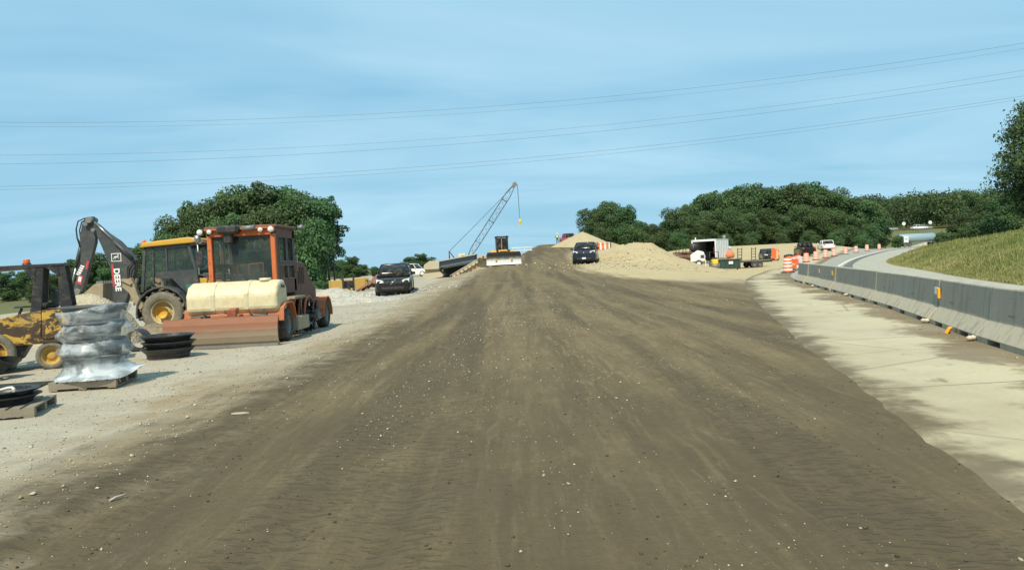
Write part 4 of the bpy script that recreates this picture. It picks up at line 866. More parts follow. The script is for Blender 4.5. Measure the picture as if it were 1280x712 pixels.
# wrapped stack: film shell of uneven octagonal tiers over dark rings
st = empty('wrapped_stack', (ctr.x+.05, ctr.y-.02, pz+.129), rzp, 'stack of flared rings shrouded in shiny clear plastic film on a pallet', 'stack')
for k in range(4):
    ring_mb(.46, .22).build('inner_ring', pm('grey_ring', (.10, .11, .115), .5, var=.2) if k == 0 else bpy.data.materials['grey_ring'], st, loc=(0, 0, .10+k*.25))
g = G('stretch_film'); co = g.coord(); n1 = g.noise(g.mapv(co, (1, 1, 1.6)), 2.4, 5, .6, .8); n2 = g.noise(g.mapv(co, (1.2, 1.2, 5), (.5, .3, 0)), 5, 6, .7, 1.5)
g.done(g.mix(g.rng(n1, .38, .62), (.32, .37, .39), (.60, .65, .67)), g.rng(n2, .3, .7, .04, .22), 0, g.bump(n2, .4, .02), .9)
sp_ = g.node('ShaderNodeSeparateXYZ'); g.l.new(co, sp_.inputs[0])
g.put(g.b.inputs['Alpha'], g.math('ADD', g.rng(n1, .36, .66, .16, .60), g.rng(sp_.outputs[2], .28, .0, 0, .5), True)); M_FILM = g.m
tiers = [(0.0, .62), (.035, .60), (.07, .53), (.20, .455), (.30, .475), (.385, .56), (.42, .56), (.50, .48), (.58, .455), (.66, .545), (.70, .545), (.80, .455), (.86, .455), (.97, .53), (1.02, .53), (1.035, .47), (1.01, .44)]
rings = []; nr_ = 48
for i, (z, r) in enumerate(tiers):
    rg = []
    for k in range(nr_):
        a = 2*math.pi*k/nr_; oct_ = math.cos(math.pi/8)/math.cos((a % (math.pi/4))-math.pi/8); rr = r*(oct_*.75+.25)*(1+.02*math.sin(5*a+i)+.012*math.sin(11*a+2*i))
        zz_ = z+.015*math.sin(3*a+i*.7)*(1 if i > 2 else .2)
        if i <= 2: rr *= 1+.10*max(0, math.cos(a-.0))*(1-i*.25); zz_ += .13*max(0, math.cos(a-.1))**6*(1-i*.3)
        rg.append((rr*math.cos(a), rr*math.sin(a), zz_+z*.0+(z*.05)*math.cos(a)))
    rings.append(rg)
MB().loft(rings, False).build('plastic_film', M_FILM, st)
# three loose rings
rp = hit(211, 447); rz0 = gz(rp[0], rp[1])
for k, (dx_, dy_, nm) in enumerate([(0, 0, 'lowest'), (.015, .01, 'middle'), (-.01, 0.02, 'topmost')]):
    o = ring_mb(.50, .19).build('rubber_ring', BPL, None, loc=(rp[0]+dx_, rp[1]+dy_, rz0+.01+k*.125)); tag(o, f'flared black rubber ring, {nm} of the three stacked by the plough blade', 'ring', 'rubber rings by the plough blade')
# dark rubber pieces and a black shadow strip at the left
PL2 = hit(26, 518); pz2 = gz(PL2[0]-.15, PL2[1])
pallet('pallet', (PL2[0]-.28, PL2[1]+.05, pz2+.005), rzp+.12, 1.0, 1.0, 'dark low pallet carrying two flat black rings')
for k in range(2):
    o = ring_mb(.46-.02*k, .10, .09).build('rubber_ring', BPL, None, loc=(PL2[0]-.28, PL2[1]+.05, pz2+.135+k*.07)); tag(o, 'flat black rubber ring, %s of the pair lying on the low dark pallet' % ('lower', 'upper')[k], 'ring', 'rings on the low pallet')
o = MB().tube([(PL2[0]-.30+.42*math.cos(a)*(1-.12*a), PL2[1]-.30+.1*math.sin(a*2), pz2+.33+.03*math.sin(a*3)-(.18*max(0, a-1.6))) for a in np.linspace(0, 2.6, 12)], .018, 6).build('strap', pm('white_strap', (.6, .58, .52), .7), None)
tag(o, 'loose white strap draped over the rings on the low pallet', 'strap')
mp_ = hit(28, 486)
o = MB().box((0, 0, .012), (1.15, .75, .02)).build('shadow_strip', BPL, None, loc=(mp_[0]-.35, mp_[1]+.1, gz(mp_[0]-.35, mp_[1])+.004)); o.rotation_euler = (0, 0, .15); tag(o, 'flat black sheet laid as the shadow strip behind the low pallet', 'mat')  # black sheet laid on the gravel in place of a shadow strip
hp_ = hit(12, 474)
for k, (dx_, dy_, tl, rz) in enumerate([(-.38, 0, .25, .2), (-.25, .12, -.30, .9), (-.52, .10, .55, -.5), (-.30, -.02, .42, 1.6)]):
    o = ring_mb(.34, .13, .08).build('rubber_ring', BPL, None, loc=(hp_[0]+dx_, hp_[1]+dy_, gz(hp_[0], hp_[1])+.12+.05*k)); o.rotation_euler = (tl, .12*k, rz)
    tag(o, 'black rubber ring thrown in the jumbled heap beside the forklift', 'ring', 'jumbled rings beside the forklift')
def heap(name, c, rx, ry, h, mat, label, cat, seed=0, n=40, rough=.12, rz=0, kind=None, dome=1.4):
    rng = np.random.default_rng(seed); V = []; rings_ = 16
    for i in range(rings_+1):
        t = i/rings_
        for k in range(n):
            a = 2*math.pi*k/n; r = t*(1+.12*math.sin(2*a+seed)+.08*math.sin(3*a+seed*2)+.05*math.sin(7*a))
            z = h*(1-t**dome)*(1+.15*math.sin(2*a+1.3*seed)*t) + h*rough*rng.normal()*.35*(0.2+t)*(t < .98)
            V.append((rx*r*math.cos(a), ry*r*math.sin(a), z if i < rings_ else -.15))
    idx = np.arange((rings_+1)*n).reshape(rings_+1, n); q = np.stack([idx[:-1], idx[1:], np.roll(idx[1:], -1, 1), np.roll(idx[:-1], -1, 1)], -1).reshape(-1, 4)
    o = npmesh(name, np.array(V), q, 4, mat, True); o.location = [float(x) for x in c]; o.rotation_euler = (0, 0, rz); return tag(o, label, cat, None, kind)
def granular(name, c0, c1, sc, patch=None):
    g = G(name); co = g.coord(); n = g.noise(co, 1.3, 6, .65); v = g.voro(co, sc); vc = g.voro(co, sc, out='Color')
    col = g.mix(n, c0, c1); col = g.mix(.45, col, g.mix(vc, vmul(c0, .6), vmul(c1, 1.3)))
    return g.done(col, .95, 0, g.bump(g.math('ADD', v, g.noise(co, sc*.3, 5)), .6, .05), .2)
M_GRAV = granular('pale_gravel', (.36, .33, .27), (.50, .47, .40), 14); M_SANDP = granular('tan_sand', (.40, .32, .19), (.54, .45, .28), 30); M_DIRT = granular('brown_soil', (.16, .13, .085), (.27, .22, .15), 9); M_GRTAN = granular('tan_gravel', (.36, .31, .22), (.47, .41, .30), 20)
p_ = aty(98, 371, 19.6); heap('gravel_heap', (p_[0], 19.9, gz(p_[0], 19.9)-.05), 1.5, 1.1, p_[2]-gz(p_[0], 19.9)+.1, M_GRTAN, 'low tan gravel heap between the forklift and backhoe', 'gravel heap', 2, rough=.05, dome=1.9)
p_ = hit(184, 426); heap('soil_heap', (p_[0], p_[1]+.6, p_[2]-.03), 1.0, .7, .42, M_DIRT, 'lumpy soil heap against the backhoe rear wheel', 'soil heap', 5, rough=.25)
p_ = aty(168, 416, 17.2)
o = MB().lathe([(.20, 0), (.23, .0), (.23, .06), (.215, .09), (.23, .12), (.23, .18), (.215, .21), (.23, .24), (.23, .6), (.2, .6), (.2, 0)], axis='Y', n=24).build('drain_pipe', BPL, None, loc=(p_[0], 17.2, gz(p_[0], 17.2)+.235)); o.rotation_euler = (0, 0, .25); tag(o, 'short black ribbed drain pipe lying behind the wrapped stack', 'pipe')
# ------------------------------------------------------------------ concrete barriers
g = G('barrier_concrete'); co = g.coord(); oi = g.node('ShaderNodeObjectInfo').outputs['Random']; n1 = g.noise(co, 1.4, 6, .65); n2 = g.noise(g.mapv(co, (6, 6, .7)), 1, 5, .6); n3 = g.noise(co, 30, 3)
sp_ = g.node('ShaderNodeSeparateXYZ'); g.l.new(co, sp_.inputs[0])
col = g.mix(n1, (.25, .24, .20), (.34, .33, .275)); col = g.mix(g.rng(g.math('ADD', sp_.outputs[2], g.math('MULTIPLY', g.math('SUBTRACT', n1, .5), .1)), .36, .29, 0, .85), col, (.50, .44, .32)); col = g.mix(g.rng(sp_.outputs[2], .785, .80, 0, .8), col, (.48, .44, .34)); col = g.mix(g.rng(n2, .45, .75, 0, .65), col, (.15, .135, .105)); col = g.mix(g.rng(g.noise(g.mapv(co, (.5, 3, 3)), 2.5, 5, .7), .60, .70, 0, .6), col, (.08, .075, .065)); col = g.mix(g.rng(g.voro(co, 3.2), .09, .03, 0, .6), col, (.46, .42, .33)); col = g.mix(g.math('MULTIPLY', oi, .25), col, (.22, .21, .18))  # dusty pale toe and top also carry the sunlight in their colour
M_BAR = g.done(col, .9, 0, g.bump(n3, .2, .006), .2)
bpts, bs = resample(BL, 4000); k0 = np.argmin(np.hypot(bpts[:, 0]-7.2, bpts[:, 1]-11.9)); s0 = bs[k0]
SEG = 3.05
def on_bl(s_): return np.array([np.interp(s_, bs, bpts[:, 0]), np.interp(s_, bs, bpts[:, 1])])
prof = [(-.305, .075), (-.305, .09), (-.13, .31), (-.085, .79), (-.07, .81), (.07, .81), (.085, .79), (.13, .31), (.305, .09), (.305, .075)]
REFY = pm('yellow_reflector', (.85, .42, .02), .35, var=.05, dust=.15); FOAM = pm('cream_sealant', (.58, .50, .36), .9, var=.2, dust=.3)
bars = []
for k in range(-3, 8):
    a, b_ = on_bl(s0+k*SEG), on_bl(s0+(k+1)*SEG); m_ = (a+b_)/2; rz = math.atan2(b_[1]-a[1], b_[0]-a[0]); z = gz(m_[0], m_[1])
    lab = 'grey concrete barrier segment ' + {7: 'at the far end of the row, beside the orange drums', 6: 'with a small yellow reflector tab, second from the drum end', 5: 'with a square yellow reflector, third from the drum end', 4: 'fourth from the drum end of the row', 3: 'fifth from the drum end of the row', 2: 'two past the white and yellow joint tab, towards the drums', -1: 'next to the one with the fallen reflector, away from the drums', -2: 'second past the fallen reflector, away from the drums', -3: 'at the end of the row farthest from the drums', 1: 'just past the white and yellow joint tab, towards the drums', 0: 'carrying the white and yellow tab, fallen orange reflector at its foot'}.get(k, 'in the roadside row')
    jb = random.Random(50+k); e = empty('concrete_barrier', (m_[0]+jb.uniform(-.025, .025), m_[1], z+.004+jb.uniform(0, .012)), rz+jb.uniform(-.008, .008), lab, 'barrier', 'concrete barriers along the lane')
    hl = SEG/2-.022
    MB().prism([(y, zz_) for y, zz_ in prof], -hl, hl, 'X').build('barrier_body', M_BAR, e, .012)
    for x0, x1 in ((-hl, -1.05), (-.55, .55), (1.05, hl)):
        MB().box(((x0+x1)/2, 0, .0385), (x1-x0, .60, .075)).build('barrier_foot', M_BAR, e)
    MB().tube([(hl-.02, .02, .2), (hl+.045, .02, .2)], .03, 6).build('joint_loop', GRY, e)
    if k in (5, 6):
        MB().box((hl*-.72, .118, .58), (.24 if k == 5 else .16, .02, .15), bev=.004).build('reflector', REFY, e)
    if k == 1: pass
    if k == 0:
        MB().box((hl-.06, .14, .56), (.10, .04, .19), bev=.004).build('reflector', REFY, e); MB().box((hl+.10, .14, .60), (.20, .02, .13)).build('reflector_backing', WHT, e)
    if k in (-1, 0, 3, 5):
        rb = random.Random(k); 
        for q in range(3):
            MB().lathe([(.001, -.04), (.05, -.01), (.045, .02), (.001, .04)], (hl+.02+rb.uniform(-.05, .05), .30+rb.uniform(0, .12), .05), 'Z', 8).build('sealant_lump', FOAM, e)
p_ = hit(1186, 417); o = MB().box((0, 0, .05), (.20, .05, .11), rx=.5, bev=.006).build('fallen_reflector', REFY, None, loc=(p_[0], p_[1], p_[2]+.01)); o.rotation_euler = (0, 0, .9); tag(o, 'orange reflector block fallen on the mud beside the barrier', 'reflector')
# ------------------------------------------------------------------ traffic drums
DORA = pm('drum_orange', (.78, .13, .02), .5, var=.08, dust=.15); DWHI = pm('drum_white_band', (.78, .77, .74), .4, var=.05, dust=.15)
def make_drum():
    e = empty('traffic_drum', (0, 0, 0)); R0 = lambda z: .29-.055*(z-.08)/.9
    MB().lathe([(R0(.08), .08), (R0(.3), .30), (R0(.31)-.012, .31), (R0(.5), .50), (R0(.51)-.012, .51), (R0(.7), .70), (R0(.71)-.012, .71), (R0(.9), .92), (R0(.9)-.04, .95), (.001, .95)], n=24).build('drum_body', DORA, e)
    for z in (.20, .42, .62, .82):
        if z in (.20, .62) or True: MB().lathe([(R0(z-.05)+.004, z-.05), (R0(z+.05)+.004, z+.05)], n=24).build('white_band', DWHI, e)
    MB().lathe([(.27, .08), (.40, .07), (.42, .0), (.3, 0)], n=20).build('rubber_base', BPL, e)
    MB().tube([(-.09, 0, .94), (-.08, 0, 1.02), (.08, 0, 1.02), (.09, 0, .94)], .018, 6).build('handle', DORA, e)
    return e
dproto = make_drum(); first = True
dpx = [(1008, 327.5), (1020, 325), (1032, 322.2), (1042.5, 320), (1057, 317.8), (1070, 315.8), (1083.7, 313.6), (1099, 311.8), (998, 331)]
for i, (px, py) in enumerate(dpx):
    p = hit(px, py, 40); Y = p[1]; o = dproto if first else copy_tree(dproto); first = False
    o.location = (float(p[0]), float(Y), gz(p[0], Y)+.004); o.rotation_euler = (0, 0, random.uniform(0, 6))
    tag(o, 'orange and white traffic drum in the line curving along the highway edge', 'traffic drum', 'traffic drums along the curve')
for i, (px, py, lab) in enumerate([(985, 341, 'orange and white traffic drum standing just beyond the barrier end'), (987.5, 337.5, 'orange drum pressed against the folded orange panels'), (992, 335.5, 'orange drum behind the folded panels at the barrier end'), (996, 333.5, 'orange drum just past the folded panels, starting the curve')]):
    o = copy_tree(dproto); q = hit(px, py); o.location = (q[0], q[1], q[2]+.004); tag(o, lab, 'traffic drum', 'drums at the barrier end')
eb = hit(988, 338.5); eb = (eb[0]-.3, eb[1]-.8)
pn = empty('folded_barricade', (eb[0]+.35, eb[1]+1.0, gz(eb[0]+.3, eb[1]+1)), .35, 'bright orange folded barricade panels leaning at the barrier end', 'barricade')
for k in range(3):
    MB().box((.1+k*.25, k*.1, .62), (.95, .05, .30), rz=.1*k, bev=.01).build('barricade_board', DORA, pn); MB().box((.1+k*.25, k*.1-.001, .25), (.9, .04, .2), rz=.1*k, bev=.01).build('barricade_board', DORA if k != 1 else DWHI, pn)
for x in (-.25, .85): MB().box((x, .1, .45), (.05, .45, .9), bev=.008).build('barricade_leg', DWHI, pn)
# ------------------------------------------------------------------ cars
def rrect(hx, hy, r, n=4, cx=0.0, cy=0.0):
    pts = []
    for sx, sy, a0 in ((1, 1, 0), (-1, 1, 90), (-1, -1, 180), (1, -1, 270)):
        for k in range(n+1):
            a = math.radians(a0+90*k/n); pts.append((cx+sx*(hx-r)+r*math.cos(a), cy+sy*(hy-r)+r*math.sin(a)))
    return pts
def car(name, loc, head, label, cat, paint, L=4.6, W=1.85, H=1.7, hood=.98, belt=1.02, nose=.72, cowl=.95, roof_f=.15, roof_r=-1.9, wr=.34, glassm=None, bed=False, group=None, rear_low=False, chrome=None, badge=True, plate=True, tuck=.80):
    e = empty(name, loc, head, label, cat, group); hw = W/2; gm = glassm or GLD
    secs = []
    st_ = [(L/2, .74, .34, nose-.12), (L/2-.06, .86, .24, nose), (L/2-.28, .965, .20, nose+.10), (L/2-.75, 1.0, .19, hood-.06), (cowl, 1.0, .19, hood+.0), (cowl-.5, 1.0, .19, belt), (-L/2+.8, 1.0, .19, belt), (-L/2+.25, .98, .24, belt-(.10 if rear_low else 0)), (-L/2+.04, .93, .30, belt-.06-(.12 if rear_low else 0)), (-L/2, .85, .38, belt-.16)]
    for x, w_, zl, zh in st_: secs.append([(x, y, z) for y, z in rrect(hw*w_, (zh-zl)/2, min(.13, (zh-zl)*.3), 3, 0, (zh+zl)/2)])
    MB().loft(secs).build('body', paint, e)
    rr = -L/2+1.75 if bed else roof_r
    lo = [(cowl, hw*.90), ((rr-.25 if not bed else rr-.12), hw*.93)]
    z0, z1 = belt-.03, H-.055
    def ring(xf, xr, hy, z, r): return [(x, y, z) for x, y in rrect((xf-xr)/2, hy, r, 3, (xf+xr)/2, 0)]
    rings_ = [ring(cowl+.06, lo[1][0], hw*.93, z0, .12), ring(cowl*.55+roof_f*.45, lo[1][0]*.6+rr*.4, hw*.875, (z0+z1)/2+.02, .13), ring(roof_f, rr, hw*tuck, z1, .15)]
    MB().loft(rings_).build('window_glass', gm, e)
    MB().loft([ring(roof_f+.05, rr-.03, hw*(tuck+.015), z1-.03, .15), ring(roof_f-.02, rr+.02, hw*tuck, z1+.025, .16), ring(roof_f-.2, rr+.2, hw*(tuck-.16), z1+.055, .2)]).build('roof', paint, e)
    for s_ in (-1, 1):
        MB().tube([(cowl+.03, s_*hw*.90, z0), (cowl*.55+roof_f*.45-.02, s_*hw*.86, (z0+z1)/2+.03), (roof_f+.0, s_*hw*(tuck-.01), z1)], .035, 6).build('front_pillar', paint, e)
        xm = (cowl+rr)/2-.15
        MB().tube([(xm, s_*hw*.935, z0), (xm-.02, s_*hw*.885, (z0+z1)/2), (xm-.05, s_*hw*(tuck+.01), z1)], .035, 6).build('centre_pillar', paint, e)
        MB().tube([(lo[1][0]+.06, s_*hw*.90, z0), (rr+.03, s_*hw*(tuck-.01), z1)], .06, 6).build('rear_pillar', paint, e)
        for x in (L/2-.88, -L/2+.92):
            wheel(e, (x, s_*(hw-.10), wr), wr, .22, RUB, chrome or GRY, s_, rimr=.64, bolts=False)
            MB().lathe([(wr*1.10, -.005), (wr*1.10, .012), (wr*1.02, .012), (wr*1.02, -.005)], (x, s_*(hw+.0), wr+.0), 'Y', 22).build('wheel_arch', BPL, e)
        hl_ = MB().loft([[(L/2-.06, s_*hw*.50, nose-.14), (L/2-.03, s_*hw*.50, nose-.01), (L/2-.03, s_*hw*.50, nose-.01), (L/2-.06, s_*hw*.50, nose-.14)], [(L/2-.0, s_*hw*.55, nose-.14), (L/2-.03, s_*hw*.56, nose+.015), (L/2-.2, s_*hw*.6, nose+.05), (L/2-.2, s_*hw*.6, nose-.1)], [(L/2-.11, s_*hw*.90, nose-.10), (L/2-.13, s_*hw*.90, nose+.06), (L/2-.33, s_*hw*.93, nose+.10), (L/2-.33, s_*hw*.93, nose-.05)]], True, False)
        hl_.build('headlight', LENS, e)
        MB().box((cowl-.1, s_*(hw+.10), belt+.09), (.10, .20, .15), bev=.03).build('wing_mirror', paint, e)
        MB().box((-L/2+.02, s_*hw*.78, belt-.15), (.06, .2, .22), bev=.02).build('tail_light', REDD, e)
        MB().box((.05, s_*(hw+.002), belt-.16), (.16, .02, .03)).build('door_handle', paint, e)
    MB().box((L/2-.02, 0, nose-.10), (.06, hw*.98, .13), bev=.02).build('grille', BLK, e)
    MB().box((L/2+.0, 0, .36), (.08, hw*1.25, .13), bev=.03).build('lower_intake', BLK, e)
    if badge: MB().lathe([(.06, 0), (.06, .012), (.001, .014)], (L/2+.012, 0, nose-.09), 'X', 14).build('badge', STL, e)
    if plate: MB().box((L/2+.045, 0, .40), (.012, .3, .13)).build('number_plate', WHT, e)
    MB().box((0, 0, .2), (L*.82, W*.8, .12)).build('underbody', BLK, e)
    if bed:
        MB().box((-L/2+.85, 0, belt+.012), (1.5, W*.78, .02)).build('bed_floor', BLK, e)
    return e
CBLK = pm('black_car_paint', (.012, .013, .015), .18, var=.1, dust=.14, dustc=(.16, .14, .11)); CBLU = pm('dark_blue_car_paint', (.012, .020, .038), .16, var=.1, dust=.12, dustc=(.16, .14, .11))
CWHI = pm('white_car_paint', (.75, .76, .75), .25, var=.04, dust=.12, dustc=(.5, .46, .38)); CRED = pm('red_car_paint', (.35, .03, .03), .25, var=.08, dust=.15); CSIL = pm('silver_car_paint', (.45, .47, .48), .3, .4, var=.05, dust=.12)
vp = hit(488, 369.5)
van = car('minivan', (vp[0]-.05, vp[1]+2.2, vp[2]), math.radians(-85), 'black minivan with pale headlights parked by the pale gravel mound', 'minivan', CBLK, 4.5, 1.80, 1.60, .93, .97, .74, 1.15, .22, -2.0, tuck=.72, plate=False)
# slanted emblem across the grille
MB().box((2.255, .02, .66), (.03, .34, .045), rx=.75, bev=.008).build('slanted_emblem', STL, van)
svp = hit(730, 330)
car('sport_utility_car', (svp[0]+.35, svp[1]+2.0, gz(svp[0]+.35, svp[1]+2.0)-.02), math.radians(-99), 'dark blue sport utility car parked beside the sand mound on the ramp', 'car', CBLU, 4.5, 1.90, 1.72, 1.08, 1.08, .92, .85, .10, -1.95, badge=True, tuck=.74)
def car_px(px, py, Y, **k):
    p = aty(px, py, Y); return (p[0], Y, gz(p[0], Y))
car('pickup_truck', car_px(517, 344, 112), math.radians(-20), 'white pickup truck beyond the black minivan', 'pickup truck', CWHI, 5.4, 1.95, 1.85, 1.12, 1.15, .95, .9, .35, -1.0, .40, bed=True, rear_low=False)
car('sedan', car_px(961, 324, 98), math.radians(-98), 'low black sedan parked behind the trailer with ramps', 'car', CBLK, 4.6, 1.82, 1.42, .88, .92, .68, .85, .1, -1.3, .33, rear_low=True)
car('pickup_truck', car_px(1006, 320, 112), math.radians(83), 'black pickup truck parked behind the traffic drums', 'pickup truck', CBLK, 5.3, 1.95, 1.85, 1.12, 1.15, .95, .9, .35, -1.0, .40, bed=True)
car('sedan', car_px(1033, 318, 122), math.radians(80), 'white car parked past the black pickup truck', 'car', CWHI, 4.5, 1.82, 1.5, .90, .95, .7, .9, .2, -1.2, .33, rear_low=True)
car('pickup_truck', car_px(711, 302, 142), math.radians(-75), 'red pickup truck half hidden behind the conical sand pile', 'pickup truck', CRED, 5.3, 1.95, 1.85, 1.12, 1.15, .95, .9, .35, -1.0, .40, bed=True)
# ------------------------------------------------------------------ bulldozer
dp = hit(628.5, 331.5, 40)
dz = empty('bulldozer', (dp[0], dp[1]+1.4, gz(dp[0], dp[1]+1.4)), math.radians(-86), 'yellow bulldozer with a wide bright steel blade facing down the ramp', 'bulldozer'); dz.scale = (.88, .88, .88)
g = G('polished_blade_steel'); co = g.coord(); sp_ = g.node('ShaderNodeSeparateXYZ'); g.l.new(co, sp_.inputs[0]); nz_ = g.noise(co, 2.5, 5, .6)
M_DBL = g.done(g.mix(g.rng(g.math('ADD', sp_.outputs[2], g.math('MULTIPLY', nz_, .4)), .95, .60), (.10, .095, .085), g.mix(nz_, (.55, .54, .50), (.72, .71, .68))), .5, .25)  # upper half darkened in colour for the curve's shading, worn bright below
prof = [(2.02, .02), (1.94, .18), (1.90, .45), (1.92, .75), (2.0, 1.0), (2.06, 1.06), (1.98, 1.06), (1.84, .75), (1.82, .4), (1.88, .1), (1.94, .02)]
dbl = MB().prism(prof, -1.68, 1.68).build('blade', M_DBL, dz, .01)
MB().prism([(2.04, .98), (2.07, 1.22), (2.02, 1.24), (1.98, 1.02)], -1.6, 1.6).build('blade_spill_guard', BLK, dbl)
for s_ in (-1, 1):
    trk = [(1.35, .12), (1.5, .35), (1.35, .62), (1.0, .8), (-.9, .86), (-1.3, .65), (-1.42, .4), (-1.2, .08), (-.9, .0), (1.1, .0)]
    tr = MB().prism(trk, s_*.68, s_*1.18).build('track', RUBD, dz, .03)
    for k in range(10): MB().box((-1.1+k*.235, s_*.93, .87), (.05, .5, .05)).build('track_shoe', GRY, tr)
    MB().box((1.55, s_*.75, .45), (1.0, .14, .2), bev=.02).build('push_arm', YEL, dz)
    MB().prism([(-1.3, .9), (-.2, .9), (-.1, 1.15), (-.3, 1.45), (-1.3, 1.5)], s_*.52, s_*1.16).build('fuel_tank', YEL, dz, .03)
    for x in (-.85, .28): MB().box((x, s_*.55, 1.95), (.10, .10, 1.55)).build('cab_post', BLK, dz)
    hydraulic(dz, (1.0, s_*.4, 1.25), (1.85, s_*.4, .75), .06, .6, 'lift_cylinder')
    MB().box((-.28, s_*.57, 2.0), (1.0, .015, 1.2)).build('side_window', GLD, dz)
MB().prism([(.3, .7), (1.5, .7), (1.5, 1.3), (1.4, 1.42), (.3, 1.5)], -.42, .42).build('engine_hood', YEL, dz, .03)
MB().box((1.51, 0, 1.05), (.04, .7, .55)).build('radiator_grille', BLK, dz)
MB().cyl((.8, -.25, 1.4), (.8, -.25, 2.1), .06, n=10).build('exhaust_stack', BLK, dz)
MB().box((-.28, 0, 2.75), (1.45, 1.35, .12), bev=.03).build('cab_roof', BLK, dz); MB().box((.31, 0, 2.02), (.015, 1.0, 1.2)).build('windscreen', GLD, dz)
MB().box((.31, -.05, 2.0), (.03, .07, 1.3)).build('windscreen_bar', TANM, dz); MB().box((-.3, 0, 1.3), (1.2, 1.05, .35), bev=.03).build('cab_base', DGR, dz); MB().box((-.35, 0, 1.75), (.5, .5, .6), bev=.06).build('seat', BLK, dz)
for y in (-.45, .45): MB().cyl((.42, y, 2.78), (.5, y, 2.78), .08, n=10).build('work_light', BLK, dz)
# ------------------------------------------------------------------ lattice crane
CY = 150.0
def cp(px, py, Y=CY): p = aty(px, py, Y); return Vector(p)
base = cp(580, 326); gzc = gz(base.x, CY); cr0 = empty('lattice_crane', (base.x, CY, gzc), 0, 'lattice boom crawler crane rising behind the bridge works with a yellow hook', 'crane')
def cl(px, py, dy=0.0): v = cp(px, py); return Vector((v.x-base.x, dy, v.z-gzc))
foot, tip = cl(585, 322), cl(643, 231); ax = (tip-foot); Ln = ax.length; ax.normalize(); sd1 = Vector((0, 1, 0)); sd2 = ax.cross(sd1).normalized()
CRM_ = pm('crane_boom_paint', (.10, .105, .11), .6, var=.2, dust=.2)
def half(t): return .52*min(1, t/.12+.15)*min(1, (1-t)/.16+.25)
chord = {}
for ia, (a, b_) in enumerate(((1, 1), (1, -1), (-1, -1), (-1, 1))):
    pts = [foot+ax*Ln*t+(sd1*a+sd2*b_)*half(t) for t in np.linspace(0, 1, 15)]; chord[ia] = pts; MB().tube(pts, .055, 6).build('boom_chord', CRM_, cr0)
for ia in range(4):
    A_, B_ = chord[ia], chord[(ia+1) % 4]; b = MB()
    pts = [(A_ if k % 2 else B_)[k] for k in range(15)]; b.tube(pts, .03, 4); b.build('boom_lacing', CRM_, cr0)
for k in (3, 7, 11): 
    MB().tube([chord[i][k] for i in (0, 1, 2, 3, 0)], .05, 5).build('boom_collar', BLK, cr0)
hd = MB().cyl(tip+sd1*.35+ax*.1, tip-sd1*.35+ax*.1, .42, n=16).box(tip-ax*.3, (.5, .6, .5)).build('boom_head', GRY, cr0)
hk = cl(649.5, 279); tipx = tip+Vector((.5, 0, .1)); hk.x = tipx.x+.22
for k, dy_ in enumerate((-.12, .12)): MB().cyl((tipx.x+.08*k, dy_, tipx.z), (hk.x, dy_*.6, hk.z+.7), .03, n=5).build('hoist_rope', CRM_, cr0)
HY = pm('hook_yellow', (.75, .52, .02), .5, dust=.1)
ho = MB().box((hk.x, 0, hk.z+.4), (.55, .35, .75), bev=.12).build('hook_block', HY, cr0)
MB().tube([(hk.x, 0, hk.z+.05), (hk.x+.02, 0, hk.z-.12), (hk.x+.18, 0, hk.z-.28), (hk.x+.02, 0, hk.z-.45), (hk.x-.16, 0, hk.z-.34), (hk.x-.18, 0, hk.z-.2)], .07, 6).build('hook', HY, ho)
ga = cl(561.5, 314); 
for dy_ in (-.6, .6):
    MB().tube([(ga.x, dy_, ga.z), (cl(570, 325).x, dy_, cl(570, 325).z)], .06, 5).build('gantry_leg', BLK, cr0); MB().tube([(ga.x, dy_, ga.z), (cl(562, 326).x, dy_, cl(562, 326).z)], .06, 5).build('gantry_leg', BLK, cr0)
    m1 = ga.lerp(tip, .42); MB().tube([(ga.x, dy_, ga.z), (m1.x, dy_*.8, m1.z-.1), tuple(tip+sd1*dy_*.5)], .022, 4).build('pendant_line', CRM_, cr0)
hs = cl(578, 320)
MB().box((cl(566, 326).x+.6, 0, hs.z-1.35), (5.2, 2.6, 1.5), bev=.05).build('machinery_house', DGR, cr0)
MB().box((hs.x, -.9, hs.z-.35), (1.35, 1.1, 1.6), bev=.05).build('operator_cab', CRM, cr0); MB().box((hs.x+.2, -1.46, hs.z-.3), (.7, .02, .7)).build('cab_window', GLD, cr0)
MB().cyl((0, 0, hs.z-2.6), (0, 0, hs.z-2.05), .9, n=20).build('slew_ring', BLK, cr0)
for s_ in (-1, 1): MB().prism([(-2.6, .45), (-2.3, .05), (-2.0, 0), (2.0, 0), (2.3, .05), (2.6, .45), (2.3, .9), (-2.3, .9)], s_*1.3-.4, s_*1.3+.4).build('crawler_track', BLK, cr0, .04)
MB().box((0, 0, (hs.z-2.6+.5)/2+.1), (2.2, 2.0, hs.z-2.6-.2)).build('carbody', DGR, cr0)
